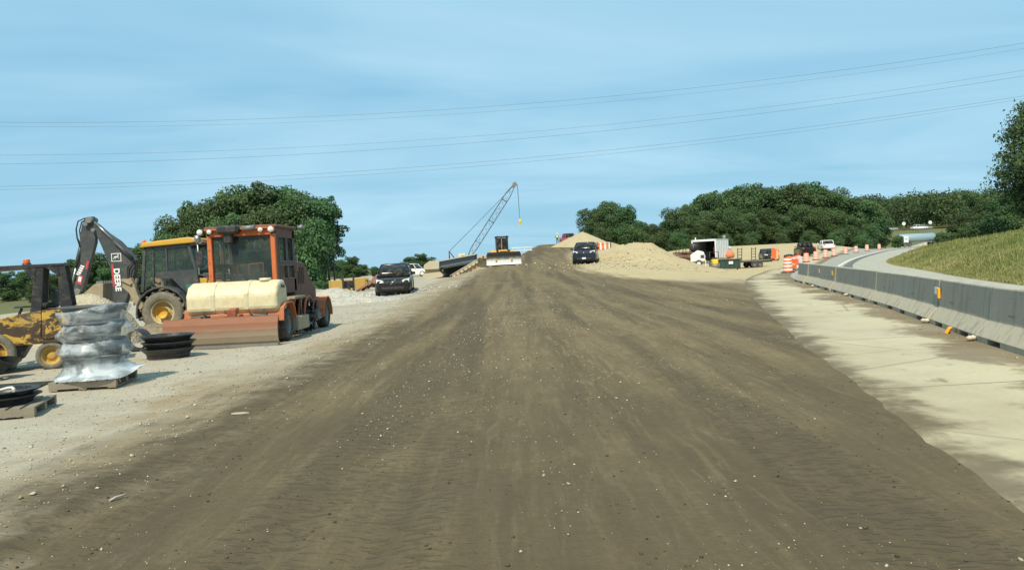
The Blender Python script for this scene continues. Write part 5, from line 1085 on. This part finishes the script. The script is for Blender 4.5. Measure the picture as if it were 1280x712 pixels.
# ------------------------------------------------------------------ bridge works
CONC = pm('bridge_concrete', (.46, .40, .29), .9, var=.12, scale=1, dust=.4, dustc=(.50, .40, .25)); GIRD = pm('grey_blue_steel', (.115, .145, .165), .45, .3, var=.15, scale=.8, dust=.2)
QY = 92.0; qb = aty(538, 347, QY); qz = gz(qb[0], QY)
br = empty('bridge_abutment', (qb[0], QY, qz), 0, 'pale concrete bridge abutment under construction with steel girders resting on it', 'bridge')
def qp(px, py, Y=QY): p = aty(px, py, Y); return (p[0]-qb[0], p[2]-qz)
MB().prism([qp(*p) for p in [(529, 337), (530, 331), (537, 326), (549, 327), (549, 336)]], 0, 5).build('pier_cap', CONC, br, .04)
MB().prism([qp(*p) for p in [(530.5, 337), (548.5, 336), (548.5, 340.5), (531, 342)]], .5, 4.5).build('pier_recess', CONC, br)
MB().prism([qp(*p) for p in [(528.5, 342), (550, 339.5), (554, 343.5), (553, 346), (529, 350)]], -.2, 5).build('pier_footing', CONC, br, .03)
MB().prism([(qp(548, 326)[0], -.4), (qp(583, 326)[0], -.4), (qp(583, 330)[0], qp(583, 330)[1]), (qp(549, 336)[0], qp(549, 336)[1])], 5.6, 6.4).build('rear_abutment_wall', pm('dark_concrete', (.13, .13, .12), .9, var=.2), br)
for k in range(4):
    y0 = .2+k*1.5; t0, t1 = qp(548.5, 327), qp(594, 318.5); b0, b1 = qp(548.5, 334.5), qp(594, 326.5)
    gi = MB().prism([t0, t1, b1, b0], y0+.2, y0+.24).build('girder_web', GIRD, br)
    MB().prism([t0, t1, (t1[0], t1[1]-.06), (t0[0], t0[1]-.06)], y0, y0+.45).build('top_flange', GIRD, gi); MB().prism([(b0[0], b0[1]+.06), (b1[0], b1[1]+.06), b1, b0], y0, y0+.45).build('bottom_flange', GIRD, gi)
MB().prism([(t0[0], t0[1]+.01), (t1[0], t1[1]+.01), (t1[0], t1[1]+.12), (t0[0], t0[1]+.12)], 0, 6.2).build('deck_edge', CONC, br)
e0, e1 = qp(563, 345), qp(606, 319)
for k in range(2):
    MB().tube([(e0[0]+k*.3, -.6, e0[1]+.05), (e1[0]+k*.3, -.6, e1[1])], .06, 5).build('slope_form_rail', CONC, br)
for k in range(9):
    t = (k+.5)/9; x = e0[0]+(e1[0]-e0[0])*t+.15; z = e0[1]+(e1[1]-e0[1])*t; MB().box((x+.1, -.5, z-.12), (.38, .3, .26), ry=-.5, bev=.02).build('form_block', CONC, br)
MB().prism([qp(*p) for p in [(596, 322), (600, 318.5), (606, 319), (609, 323)]], -1.2, -.2).build('deck_end_block', CONC, br, .03)
MB().box((qp(604.5, 321)[0], -1.22, qp(604.5, 321)[1]), (.18, .05, .18)).build('drain_opening', BLK, br)
MB().prism([qp(*p) for p in [(570, 345.5), (600, 323), (610, 323), (615, 336), (600, 342)]], -.3, 3).build('earth_slope', M_SANDP, br, .05)
# temporary rail on the crest
rl = [hit(646, 312.5, 90), None]
fr = empty('temporary_rail', (aty(652, 309, 104)[0], 104, gz(aty(652, 309, 104)[0], 104)), .05, 'short pale temporary rail on the slope crest beside the bulldozer', 'rail')
for k in range(4): MB().box((-1.2+k*.8, 0, .45), (.06, .06, .95)).build('rail_post', WHT, fr)
for z in (.5, .88): MB().box((0, -.045, z), (2.7, .03, .10)).build('rail_bar', WHT, fr)
# ------------------------------------------------------------------ sand pile, barricade rack, worker
pp = aty(726, 290, 112); heap('sand_pile', (pp[0]+.2, 112, gz(pp[0], 112)-.2), 4.4, 5.5, pp[2]-gz(pp[0], 112)+.25, M_SANDP, 'conical tan sand pile on the ramp crest behind the blue car', 'sand pile', 3, 48, .05, dome=1.05)
rp_ = aty(755, 307, 80); rk = empty('barricade_rack', (rp_[0], 80, gz(rp_[0], 80)-.02), .1, 'rack of upright orange and white barricade boards on the sand mound', 'barricade rack')
for k in range(6): MB().box((-.55+k*.22, 0, .42), (.13, .05, .72), rz=.05*k, bev=.008).build('board', DORA if k % 2 == 0 else DWHI, rk)
for z in (.12, .62): MB().box((0, .06, z), (1.5, .05, .07)).build('rack_rail', pm('rack_brown', (.16, .07, .03), .8) if z < .3 else bpy.data.materials['rack_brown'], rk)
for x in (-.68, .68): MB().box((x, .06, .42), (.06, .3, .86)).build('rack_post', bpy.data.materials['rack_brown'], rk)
def person(name, loc, rz, label):
    e = empty(name, loc, rz, label, 'person')
    def skinmesh(nm, V, E, R, mat, parent, sub=2):
        me = bpy.data.meshes.new(nm); me.from_pydata(V, E, []); o = bpy.data.objects.new(nm, me); COL.objects.link(o); o.parent = parent; me.materials.append(mat)
        m = o.modifiers.new('s', 'SKIN'); 
        for i, r in enumerate(R): me.skin_vertices[0].data[i].radius = r if isinstance(r, tuple) else (r, r)
        me.skin_vertices[0].data[0].use_root = True; o.modifiers.new('d', 'SUBSURF').levels = sub; o.modifiers['d'].render_levels = sub; return o
    V = [(0, 0, .95), (0, 0, 1.15), (0, 0, 1.40), (0, 0, 1.52), (0, .0, 1.66), (-.19, 0, 1.40), (-.26, .02, 1.13), (-.22, -.14, .95), (.19, 0, 1.40), (.26, .02, 1.13), (.22, -.14, .95), (-.10, 0, .90), (-.12, -.02, .50), (-.13, .02, .09), (-.13, -.13, .05), (.10, 0, .90), (.13, .02, .50), (.14, .05, .09), (.14, -.10, .05)]
    E_ = [(0, 1), (1, 2), (2, 3), (3, 4), (2, 5), (5, 6), (6, 7), (2, 8), (8, 9), (9, 10), (0, 11), (11, 12), (12, 13), (13, 14), (0, 15), (15, 16), (16, 17), (17, 18)]
    R_s = [(.15, .11), (.15, .10), (.17, .11), .06, .095, .07, .05, .04, .07, .05, .04, .09, .068, .05, .045, .09, .068, .05, .045]
    skinmesh('body', V, E_, R_s, pm('work_clothes', (.05, .055, .07), .9), e)
    skinmesh('safety_vest', [(0, 0, .98), (0, 0, 1.18), (0, 0, 1.43), (-.19, 0, 1.41), (.19, 0, 1.41)], [(0, 1), (1, 2), (2, 3), (2, 4)], [(.19, .14), (.18, .135), (.18, .135), .09, .09], pm('hi_vis_yellow', (.62, .78, .05), .7, dust=.05), e)
    MB().lathe([(.15, 1.66), (.125, 1.68), (.12, 1.74), (.08, 1.80), (.001, 1.82)], n=16).build('hard_hat', WHT, e)
    MB().lathe([(.07, 1.53), (.096, 1.60), (.098, 1.66), (.08, 1.69)], n=14).build('face', pm('skin', (.42, .26, .18), .6), e)
    return e
pp = aty(697, 306.5, 133); person('person', (pp[0], 133, gz(pp[0], 133)-.02), .2, 'worker in yellow safety vest and white helmet standing on the ramp crest')
# ------------------------------------------------------------------ steel boxes and gravel mound beyond the sweeper
OCH = pm('ochre_steel', (.42, .26, .05), .7, var=.2, scale=1.5, dust=.35)
def tbox(px0, px1, pyt, pyb, Y, depth, label):
    a = aty(px0, pyb, Y); b_ = aty(px1, pyt, Y); z = gz(a[0], Y); H = b_[2]-z
    e = empty('trench_shield', ((a[0]+b_[0])/2, Y, z), 0, label, 'trench shield'); W_ = b_[0]-a[0]
    for y in (0, depth): MB().box((0, y, H/2), (W_, .12, H), bev=.015).build('shield_panel', OCH, e)
    for z_ in (.3*H, .8*H):
        for x in (-W_*.4, W_*.4): MB().cyl((x, .06, z_), (x, depth-.06, z_), .07, n=10).build('spreader_pipe', OCH, e)
    for x in (-W_*.5, W_*.5):
        MB().box((x, 0, H/2), (.10, .18, H+.02)).build('end_post', OCH, e)
    return e
tbox(413, 432, 350, 368, 56, 1.6, 'ochre yellow steel trench shield beside the black steel attachment'); tbox(442, 455.5, 347.5, 366, 58, 1.6, 'narrow ochre steel trench shield next to the rusty plates')
q = aty(436, 367, 54); at_ = empty('steel_attachment', (q[0], 54, gz(q[0], 54)), .3, 'black steel machine attachment standing between the ochre trench shields', 'attachment')
for x in (-.35, .35): MB().prism([(-.2, 0), (.5, 0), (.45, .12), (.05, .3), (-.05, 1.1), (-.25, 1.1)], x-.05, x+.05, 'X').build('attachment_arm', BLK, at_)
MB().tube([(-.5, .1, .95), (-.1, .2, .55), (.4, -.1, .35)], .06, 6).build('attachment_hose', BLK, at_); MB().box((0, .1, .5), (.8, .08, .5)).build('attachment_plate', BLK, at_)
RUS = pm('rusty_steel', (.20, .09, .05), .9, var=.3, scale=3, dust=.4)
for k, (px, py, tl) in enumerate([(453, 367, .5), (458, 366, .7), (463, 365, .6), (466, 361, .9)]):
    q = aty(px, py, 55); o = MB().box((0, 0, 0), (.95, .6, .05), bev=.01).build('steel_plate', RUS, None, loc=(q[0], 55+.3*k, gz(q[0], 55)+.22+.12*k)); o.rotation_euler = (.25, -tl, .3*k); tag(o, 'rusty steel plate leaning in the pile beside the black minivan', 'steel plate', 'rusty plates by the minivan')
q = hit(455, 379); heap('gravel_mound', (q[0]-.9, q[1]+1.6, q[2]-.08), 2.6, 1.8, .34, M_GRAV, 'low mound of pale crushed stone in front of the minivan', 'gravel mound', 7, 60, .3, dome=1.6)
q = aty(418, 366, 46); heap('gravel_mound', (q[0], 46, gz(q[0], 46)-.1), 1.8, 1.6, .6, M_GRAV, 'pale stone mound just behind the sweeper engine', 'gravel mound', 9, 50, .25, dome=1.5)
# ------------------------------------------------------------------ equipment on the right
TY = 78.0
def tp_(px, py, Y=TY): p = aty(px, py, Y); return p
q = tp_(881, 334); tz = gz(q[0], TY)
bt = empty('box_truck', (q[0], TY, tz), math.radians(-30), 'white box truck with its rear door open onto a dark interior', 'truck')
W_, H0, H1, D_ = 2.3, .75, 2.75, 4.6
MB().box((-W_/2, D_/2, (H0+H1)/2), (.08, D_, H1-H0)).build('box_side_wall', WHT, bt); MB().box((W_/2, D_/2, (H0+H1)/2), (.08, D_, H1-H0)).build('box_side_wall', WHT, bt)
for k in range(7): MB().box((W_/2+.05, .4+k*.62, (H0+H1)/2), (.03, .06, H1-H0-.1)).build('wall_rib', WHT, bt)
MB().box((0, D_/2, H1+.04), (W_+.1, D_, .08)).build('box_roof', WHT, bt); MB().box((0, D_/2, H0-.05), (W_, D_, .1)).build('box_floor', GRY, bt); MB().box((0, D_, (H0+H1)/2), (W_, .08, H1-H0)).build('box_front_wall', DGR, bt)
for x in (-W_/2, W_/2): MB().box((x, -.03, (H0+H1)/2), (.14, .08, H1-H0+.1)).build('door_post', WHT, bt)
MB().box((0, -.03, H1-.03), (W_, .08, .16)).build('door_header', WHT, bt); MB().box((0, -.15, .55), (W_, .2, .18)).build('rear_bumper', GRY, bt)
MB().box((.75, 1.2, 1.75), (.3, .3, .7), bev=.05).build('stored_canister', DORA, bt); MB().box((-.5, 2.0, 1.2), (1.0, .8, .9), bev=.03).build('stored_crate', DGR, bt)
MB().box((0, D_+1.0, 1.3), (2.1, 1.7, 1.6), bev=.2).build('truck_cab', WHT, bt); MB().box((0, D_+1.86, 1.65), (1.8, .03, .6)).build('windscreen', GLD, bt); MB().cyl((.9, D_*.9, H1), (.9, D_*.9, H1+.45), .18, n=12).build('roof_vent', GRY, bt)
MB().cyl((-.9, .3, H1+.05), (-.9, .3, H1+.3), .06, n=8).build('roof_light', WHT, bt)
for s_ in (-1, 1):
    for y in (.9, D_+1.0): wheel(bt, (s_*.95, y, .45), .45, .28, RUB, WHT, s_, axis='X')
q = tp_(874, 334, 75.5); cz_ = gz(q[0], 75.5)
cm_ = empty('towed_compressor', (q[0], 75.5, cz_), -.25, 'white towed compressor standing in front of the open box truck', 'compressor')
MB().prism([(-.75, .45), (.55, .45), (.62, .9), (.45, 1.35), (-.1, 1.5), (-.75, 1.1)], -.55, .55).build('compressor_hood', WHT, cm_, .05)
MB().box((.35, -.56, .9), (.35, .02, .3)).build('vent_panel', DGR, cm_); MB().tube([(-.7, 0, .4), (-1.5, 0, .42)], .05, 6).build('tow_bar', BLK, cm_)
for s_ in (-1, 1): wheel(cm_, (0, s_*.62, .30), .30, .18, RUB, WHT, s_)
MB().box((.62, -.6, .3), (.06, .06, .6)).build('jack_stand', WHT, cm_)
q = tp_(857, 334, 77); fs_ = empty('formwork_stack', (q[0], 77, gz(q[0], 77)), -.15, 'dark rusty stack of steel paving forms beside the towed compressor', 'formwork'); rb = random.Random(8)
for k in range(9): MB().box((rb.uniform(-.1, .1), rb.uniform(-.5, .5), .12+.1*k), (2.1+rb.uniform(-.3, .3), .14, .11), rz=rb.uniform(-.15, .15), ry=rb.uniform(-.05, .05)).build('steel_form', RUS if k % 3 else BLK, fs_)
for k in range(6): MB().tube([(-.9+k*.33, -.1, .9), (-.82+k*.33+rb.uniform(-.1, .1), 0, 1.35)], .035, 5).build('stake', BLK, fs_)
MB().lathe([(.10, -.45), (.42, -.42), (.42, -.36), (.12, -.33), (.12, .33), (.42, .36), (.42, .42), (.10, .45)], (.85, .2, 1.35), 'Y', 18).build('hose_reel', BLK, fs_)
q = tp_(893.5, 335, 74.5); ro2 = empty('compact_roller', (q[0], 74.5, gz(q[0], 74.5)), -.1, 'small yellow roller with black roll bar beside the green dumpster', 'roller')
MB().box((0, 0, .62), (.55, 1.2, .62), bev=.08).build('roller_body', HY, ro2); MB().cyl((-.38, -.42, .3), (.38, -.42, .3), .30, n=20).build('drum', GRY, ro2); MB().cyl((-.38, .5, .3), (.38, .5, .3), .30, n=20).build('drum', GRY, ro2)
MB().tube([(-.4, .2, .7), (-.4, .2, 1.6), (.4, .2, 1.6), (.4, .2, .7)], .05, 8).build('roll_bar', BLK, ro2); MB().box((0, .1, 1.0), (.45, .4, .2), bev=.04).build('seat', BLK, ro2)
q = tp_(913, 338, 74); du = empty('dumpster', (q[0], 74, gz(q[0], 74)), .12, 'dark green open dumpster with a white notice on its side', 'dumpster')
GRN = pm('dark_green_steel', (.022, .055, .050), .55, var=.15, dust=.2)
MB().prism([(-1.05, .12), (.95, .12), (1.05, .98), (-1.05, .98)], 0, .05).build('front_wall', GRN, du); MB().prism([(-1.05, .12), (.95, .12), (1.05, .98), (-1.05, .98)], 1.45, 1.5).build('rear_wall', GRN, du)
for x in (-1.05, 1.0): MB().box((x, .75, .55), (.05, 1.4, .84)).build('end_wall', GRN, du)
MB().box((0, .75, .14), (2.0, 1.4, .05)).build('floor_plate', GRN, du); MB().box((0, -.03, .97), (2.2, .08, .09)).build('top_rim', GRN, du)
for k in range(5): MB().box((-.85+k*.42, -.03, .52), (.06, .06, .8)).build('side_rib', GRN, du)
for x in (-.8, .75): MB().cyl((x, .1, .06), (x, .2, .06), .06, n=10).build('caster', BLK, du)
MB().box((.05, -.07, .68), (.42, .012, .26)).build('white_notice', WHT, du)
MB().box((-.4, .75, .95), (.9, .9, .35), rz=.3, ry=.2).build('scrap_load', pm('scrap_board', (.30, .24, .15), .9), du)
q = tp_(917, 317, 80); o = heap('orange_bundle', (q[0], 79.5, gz(q[0], 79.5)), .01, .01, .01, DORA, None, None) if False else None
q = aty(936, 331, 82); tr_ = empty('equipment_trailer', (q[0], 82, gz(q[0], 82)), .12, 'flat black equipment trailer with two ladder ramps raised upright', 'trailer')
MB().box((0, 0, .62), (3.6, 1.7, .12), bev=.02).box((1.9, 0, .55), (1.2, .15, .12)).build('trailer_deck', BLK, tr_)
for y in (-.85, .85): MB().box((0, y, .72), (3.6, .06, .12)).build('side_rail', GRY, tr_)
for x in (.55, 1.15):
    for s_ in (-1, 1): wheel(tr_, (x-.4, s_*.95, .33), .33, .2, RUB, GRY, s_)
for x in (-1.25, .22):
    rr_ = MB()
    for dx_ in (-.22, .22): rr_.box((x+dx_, -.75, 1.35), (.05, .06, 1.4), ry=.05)
    for k in range(5): rr_.box((x, -.75, .8+k*.28), (.44, .05, .05))
    rr_.build('ladder_ramp', BLK, tr_)
q = aty(969, 323, 92); op = empty('orange_sign', (q[0], 92, gz(q[0], 92)), -.2, 'large orange roadwork sign standing behind the black sedan', 'sign')
MB().prism([(-.42, .35), (.38, .25), (.42, 1.35), (-.38, 1.5)], 0, .04).build('sign_face', DORA, op); MB().prism([(.1, .3), (.36, .28), (.36, 1.25), (.15, 1.3)], -.006, 0).build('sign_stripe', pm('peach_sheeting', (.75, .38, .22), .6), op)
for x in (-.3, .3): MB().tube([(x, .3, 0), (x, .03, 1.2)], .025, 5).build('sign_leg', GRY, op)
q = aty(986, 320, 104); o = MB().prism([(-.6, 0), (.6, 0), (.7, .35), (.1, .5), (-.5, .4)], -.4, .4).build('covered_load', BPL, None, .04, loc=(q[0], 104, gz(q[0], 104))); tag(o, 'low black tarpaulin covered load between the sedan and the pickup', 'tarpaulin')
q = aty(912, 318, 80.6); o = MB().lathe([(.001, 0), (.42, .06), (.5, .35), (.38, .65), (.12, .8), (.001, .82)], n=14).build('orange_sack', pm('faded_orange_sack', (.62, .20, .09), .8), None, .0, loc=(q[0], 80.6, gz(q[0], 80.6)+1.1)); tag(o, 'faded orange sack heaped on the boards behind the dumpster', 'sack')
o2 = MB().box((0, 0, .55), (1.3, .9, 1.1), bev=.03).build('plywood_crate', pm('pale_plywood', (.45, .36, .22), .85), None, loc=(q[0]-.1, 80.6, gz(q[0], 80.6))); tag(o2, 'pale plywood crate under the orange sack behind the dumpster', 'crate')
# ------------------------------------------------------------------ far highway: tanker, signs, cars
q = aty(1146, 304, 185); gzq = gz(q[0], 185); tk_ = empty('tanker_truck', (q[0], 185, gzq), math.radians(8), 'long silver-blue tanker truck on the far highway below the wooded hill', 'truck')
TEAL = pm('silver_blue_tank', (.36, .47, .50), .3, .4, var=.06, dust=.1)
MB().lathe([(.001, -4.4), (.8, -4.35), (1.0, -4.1), (1.0, 4.1), (.8, 4.35), (.001, 4.4)], (0, 0, 1.95), 'X', 24).build('tank', TEAL, tk_)
MB().box((0, 0, .95), (8.6, 1.2, .2)).build('tank_frame', GRY, tk_); MB().box((5.6, 0, 1.4), (1.8, 2.2, 1.7), bev=.15).build('tractor_cab', BLK, tk_); MB().box((6.9, 0, 1.0), (1.2, 1.6, .9), bev=.12).build('tractor_hood', BLK, tk_)
MB().box((6.35, 0, 1.85), (.1, 1.9, .6), ry=-.3).build('windscreen', GLD, tk_)
for x in (-3.6, -2.5, 3.9, 5.0, 6.8):
    for s_ in (-1, 1): wheel(tk_, (x, s_*1.05, .5), .5, .3, RUB, GRY, s_)
q = aty(1133, 306, 150); sg_ = empty('road_sign', (q[0], 150, gz(q[0], 150)), .2, 'white rectangular road sign on two posts before the tanker', 'sign')
for x in (-.4, .4): MB().box((x, .05, 1.0), (.08, .08, 2.0)).build('sign_post', GRY, sg_)
MB().box((0, 0, 1.65), (1.0, .03, 1.2)).build('sign_panel', WHT, sg_); MB().box((0, -.02, 1.65), (.55, .006, .12)).build('sign_bar', GRY, sg_)
for i, (px, py, Y) in enumerate([(1130, 284, 245), (1163, 282.5, 245)]):
    q = aty(px, py, Y); e = empty('round_sign', (q[0], Y, gz(q[0], Y)), 0, 'white round sign on a post above the far highway', 'sign', 'round signs on the far highway'); MB().cyl((0, .05, 0), (0, .05, 2.2), .06, n=6).build('sign_post', GRY, e); MB().cyl((0, 0, 2.1), (0, .04, 2.1), .55, n=20).build('sign_disc', WHT, e)
for i, (px, Y, pt, nm) in enumerate([(1104, 236, CWHI, 'white'), (1112, 240, CSIL, 'silver'), (1149, 238, CWHI, 'white'), (1155, 243, CSIL, 'silver')]):
    q = aty(px, 288, Y); car('sedan', (q[0], Y, gz(q[0], Y)), math.radians(5), f'{nm} car on the far highway {"left" if False else ("near the wood edge" if i < 2 else "between the round signs")}', 'car', pt, 4.6, 1.85, 1.5, .9, .95, .7, .9, .2, -1.2, .33, group='cars on the far highway', rear_low=True)
q = aty(1123, 305, 160); put_tree('bush', 'shrub', q[0], 160, 2.4, 'dark round shrub next to the white road sign', 1.0, 'shrub')
# ------------------------------------------------------------------ overhead power lines
WIR = pm('power_cable', (.16, .18, .19), .5, .3, var=.05, dust=0); PY_ = 86.0
ends = {-1: [], 1: []}
for i, (a, b_, c_) in enumerate([((0, 153), (640, 131), (1280, 54)), ((0, 158), (640, 137.5), (1280, 61)), ((0, 194), (640, 166.5), (1280, 88)), ((0, 205), (640, 174.5), (1280, 95)), ((0, 233), (640, 199), (1255, 124)), ((0, 237), (640, 204), (1255, 127.5))]):
    yy = PY_+(i % 2)*1.2; P3 = [aty(*q, yy) for q in (a, b_, c_)]; co_ = np.polyfit([p[0] for p in P3], [p[2] for p in P3], 2); xs = np.linspace(-92, 92, 60)
    o = MB().tube([(x, yy, float(np.polyval(co_, x))) for x in xs], (.014, .010, .012, .014, .014, .012)[i], 5).build('power_line', WIR, None)
    tag(o, '%s cable of the %s pair of overhead power lines' % (('upper', 'lower')[i % 2], ('highest', 'middle', 'lowest')[i//2]), 'power line', 'overhead power lines')
    for s_ in (-1, 1): ends[s_].append((s_*92.0, yy, float(np.polyval(co_, s_*92))))
for s_ in (-1, 1):
    x = s_*92.0; zt = max(p[2] for p in ends[s_])+2; z0 = gz(x, PY_-3); e = empty('transmission_pole', (x, PY_-3, z0-.2), 0, 'tall steel pole carrying the power lines %s' % ('past the grove' if s_ < 0 else 'past the grass bank'), 'pole')
    MB().cyl((0, 0, 0), (0, 0, zt-z0), .38, .2, 14).build('shaft', GRY, e)
    for (px_, py_, pz_) in ends[s_]: MB().cyl((0, 0, pz_-z0+.4), (0, py_-PY_+3, pz_-z0+.25), .07, n=6).build('cross_arm', GRY, e)
# ------------------------------------------------------------------ loose stones and clods (uncountable)
def scatter(name, X, Y, size, tone, mat, label, cat, seed, sink=.25, flat=.7):
    rng = np.random.default_rng(seed); n = len(X); Z = full_z(X, Y, False)
    base = np.array([(1, 0, 0), (0, 1, 0), (-1, 0, 0), (0, -1, 0), (0, 0, 1), (0, 0, -1)], float); F = np.array([(0, 1, 4), (1, 2, 4), (2, 3, 4), (3, 0, 4), (1, 0, 5), (2, 1, 5), (3, 2, 5), (0, 3, 5)])
    V = base[None]*rng.uniform(.55, 1.25, (n, 6, 1)); a = rng.uniform(0, 6.28, n); V[:, :, 2] *= flat
    V[:, 4, :2] += rng.normal(scale=.25, size=(n, 2))
    V = np.stack([V[:, :, 0]*np.cos(a)[:, None]-V[:, :, 1]*np.sin(a)[:, None], V[:, :, 0]*np.sin(a)[:, None]+V[:, :, 1]*np.cos(a)[:, None], V[:, :, 2]], -1)*size[:, None, None]
    V += np.stack([X, Y, Z+size*flat*(1-2*sink)], -1)[:, None]
    o = npmesh(name, V.reshape(-1, 3), (F[None]+6*np.arange(n)[:, None, None]).reshape(-1, 3), 3, mat, False, {'tone': np.repeat(tone, 6)}); return tag(o, label, cat, None, 'stuff')
def tone_mat(name, a, b):
    g = G(name); return g.done(g.mix(g.attr('tone'), a, b), .9, 0, None, .25)
rng = np.random.default_rng(77)
def stripe(n, x0, k, sp, y0, y1, pw=1.0):
    y = y0+(y1-y0)*rng.uniform(0, 1, n)**pw; return x0+k*y+rng.normal(scale=sp, size=n), y
parts = [stripe(900, -1.55, .045, .28, 6, 32), stripe(700, -.55, .03, .35, 8, 40), stripe(500, .85, .02, .25, 5, 30), stripe(500, .1, .035, .8, 12, 40), stripe(650, 1.9, .03, .8, 18, 40), stripe(350, -2.6, .01, .5, 4, 26), stripe(500, 0, .04, 2.2, 3.5, 34), stripe(45, .05, .03, .10, 4, 7), stripe(420, 3.4, .12, 1.2, 22, 38)]
X = np.concatenate([p[0] for p in parts]); Y = np.concatenate([p[1] for p in parts]); X = np.r_[X, rng.uniform(-3.2, 5, 16000)]; Y = np.r_[Y, 3.5+rng.uniform(0, 1, 16000)**1.5*36]; m_ = len(X)-16000; cl_ = wob(X*2.2, Y*.6, 3.3)+.7*wob(X, Y, 9)+rng.normal(scale=.35, size=len(X)); k = (seg_sd(LE, X, Y) < -.05) & ((np.arange(len(X)) < m_) & (cl_ > -.15) | (cl_ > .5)); sml = (np.arange(len(X)) >= m_)[k]; X, Y = X[k], Y[k]; n = len(X)
sz = np.clip(rng.lognormal(-5.15, .5, n), .003, .024)*(1+Y/60)*np.where(sml, .55, 1)
scatter('white_stones', X, Y, sz, rng.uniform(0, 1, n), tone_mat('pale_limestone', (.30, .255, .175), (.58, .53, .43)), 'scattered white limestone chips on the dirt road', 'stones', 1)
n = 9000; Y = 4+rng.uniform(0, 1, n)**1.5*34; X = -3.2-np.abs(rng.normal(scale=3.2, size=n))
scatter('lot_gravel', X, Y, np.clip(rng.lognormal(-5.0, .45, n), .003, .025)*(1+Y/50), rng.uniform(0, 1, n), tone_mat('lot_stone', (.20, .165, .105), (.55, .49, .37)), 'loose mixed gravel covering the equipment lot', 'gravel', 2)
# dirt clods, many of them in tyre-lug rows
cx, cy, cs = [], [], []
for x0, kx, pitch in [(-2.95, .012, .16), (-2.55, .012, .16), (-1.75, .02, .14), (-1.35, .02, .14), (-.75, .03, .15), (.45, .03, .17), (2.1, .05, .15), (2.55, .06, .15)]:
    yy = np.arange(3.6, 22, pitch); yy = yy[rng.uniform(size=len(yy)) < .62*(.35+.65*(wob(np.full(len(yy), x0*9), yy, 5) > -.1))]
    for rep in range(2): cx += list(x0+kx*yy+rng.normal(scale=.035, size=len(yy))+rep*.1); cy += list(yy+rng.normal(scale=.03, size=len(yy))+rep*.05); cs += list(rng.uniform(.005, .014, len(yy)))
m = 2600; yy = 3.5+rng.uniform(0, 1, m)**1.4*24; cx += list(rng.uniform(-3.6, 4.5, m)+.1*yy*rng.uniform(0, 1, m)); cy += list(yy); cs += list(np.clip(rng.lognormal(-5.2, .5, m), .003, .02))
X, Y, sz = map(np.array, (cx, cy, cs)); k = seg_sd(LE, X, Y) < .5; X, Y, sz = X[k], Y[k], sz[k]
scatter('dirt_clods', X, Y, sz, rng.uniform(0, 1, len(X)), tone_mat('clod_soil', (.040, .033, .021), (.13, .102, .058)), 'small dark dirt clods pressed in rows along the dirt road', 'clods', 3, .3, .6)
# stones along the barrier foot and on the sand mound
t = rng.uniform(0, 30, 700); B = np.array([on_bl(s0-8+q) for q in t]); X = B[:, 0]-.32-np.abs(rng.normal(scale=.22, size=700)); Y = B[:, 1]
scatter('kerb_debris', X, Y, np.clip(rng.lognormal(-4.5, .5, 700), .004, .04), rng.uniform(0, 1, 700), tone_mat('barrier_debris', (.12, .095, .06), (.46, .40, .29)), 'crumbs of mud and stone along the barrier foot', 'debris', 4)
n = 1500; X = rng.normal(9.0, 3.2, n); Y = 54+rng.uniform(0, 1, n)*16
scatter('mound_stones', X, Y, np.clip(rng.lognormal(-3.3, .5, n), .01, .13), rng.uniform(0, 1, n), tone_mat('mound_stone', (.33, .26, .15), (.62, .56, .43)), 'pale stones strewn over the foot of the sand mound', 'stones', 5)
n = 2600; X = rng.normal(-8.6, 1.9, n); Y = rng.normal(42.2, 1.7, n)
scatter('crushed_stone', X, Y, np.clip(rng.lognormal(-3.2, .45, n), .015, .12), rng.uniform(0, 1, n), tone_mat('crushed_limestone', (.33, .31, .26), (.64, .62, .56)), 'loose crushed stone spread in front of the black minivan', 'stones', 6)
q = hit(148, 626); o = MB().tube([(q[0]-.03, q[1]-.06, q[2]+.012), (q[0]-.01, q[1]-.01, q[2]+.02), (q[0]+.005, q[1]+.03, q[2]+.018), (q[0]+.03, q[1]+.07, q[2]+.022)], [.008, .009, .007, .004], 6).build('twig', pm('dry_twig', (.42, .37, .29), .9), None); tag(o, 'short pale twig lying alone on the dark dirt road', 'twig')
q = hit(300, 517); o = MB().prism([(-.09, -.02), (.05, -.03), (.10, .0), (.03, .03), (-.07, .02)], 0, .012, 'Z').build('flat_stone', pm('flat_stone', (.50, .45, .35), .9), None, loc=(q[0], q[1], q[2]+.002)); tag(o, 'flat pale stone slab lying at the edge of the dirt road', 'stone')
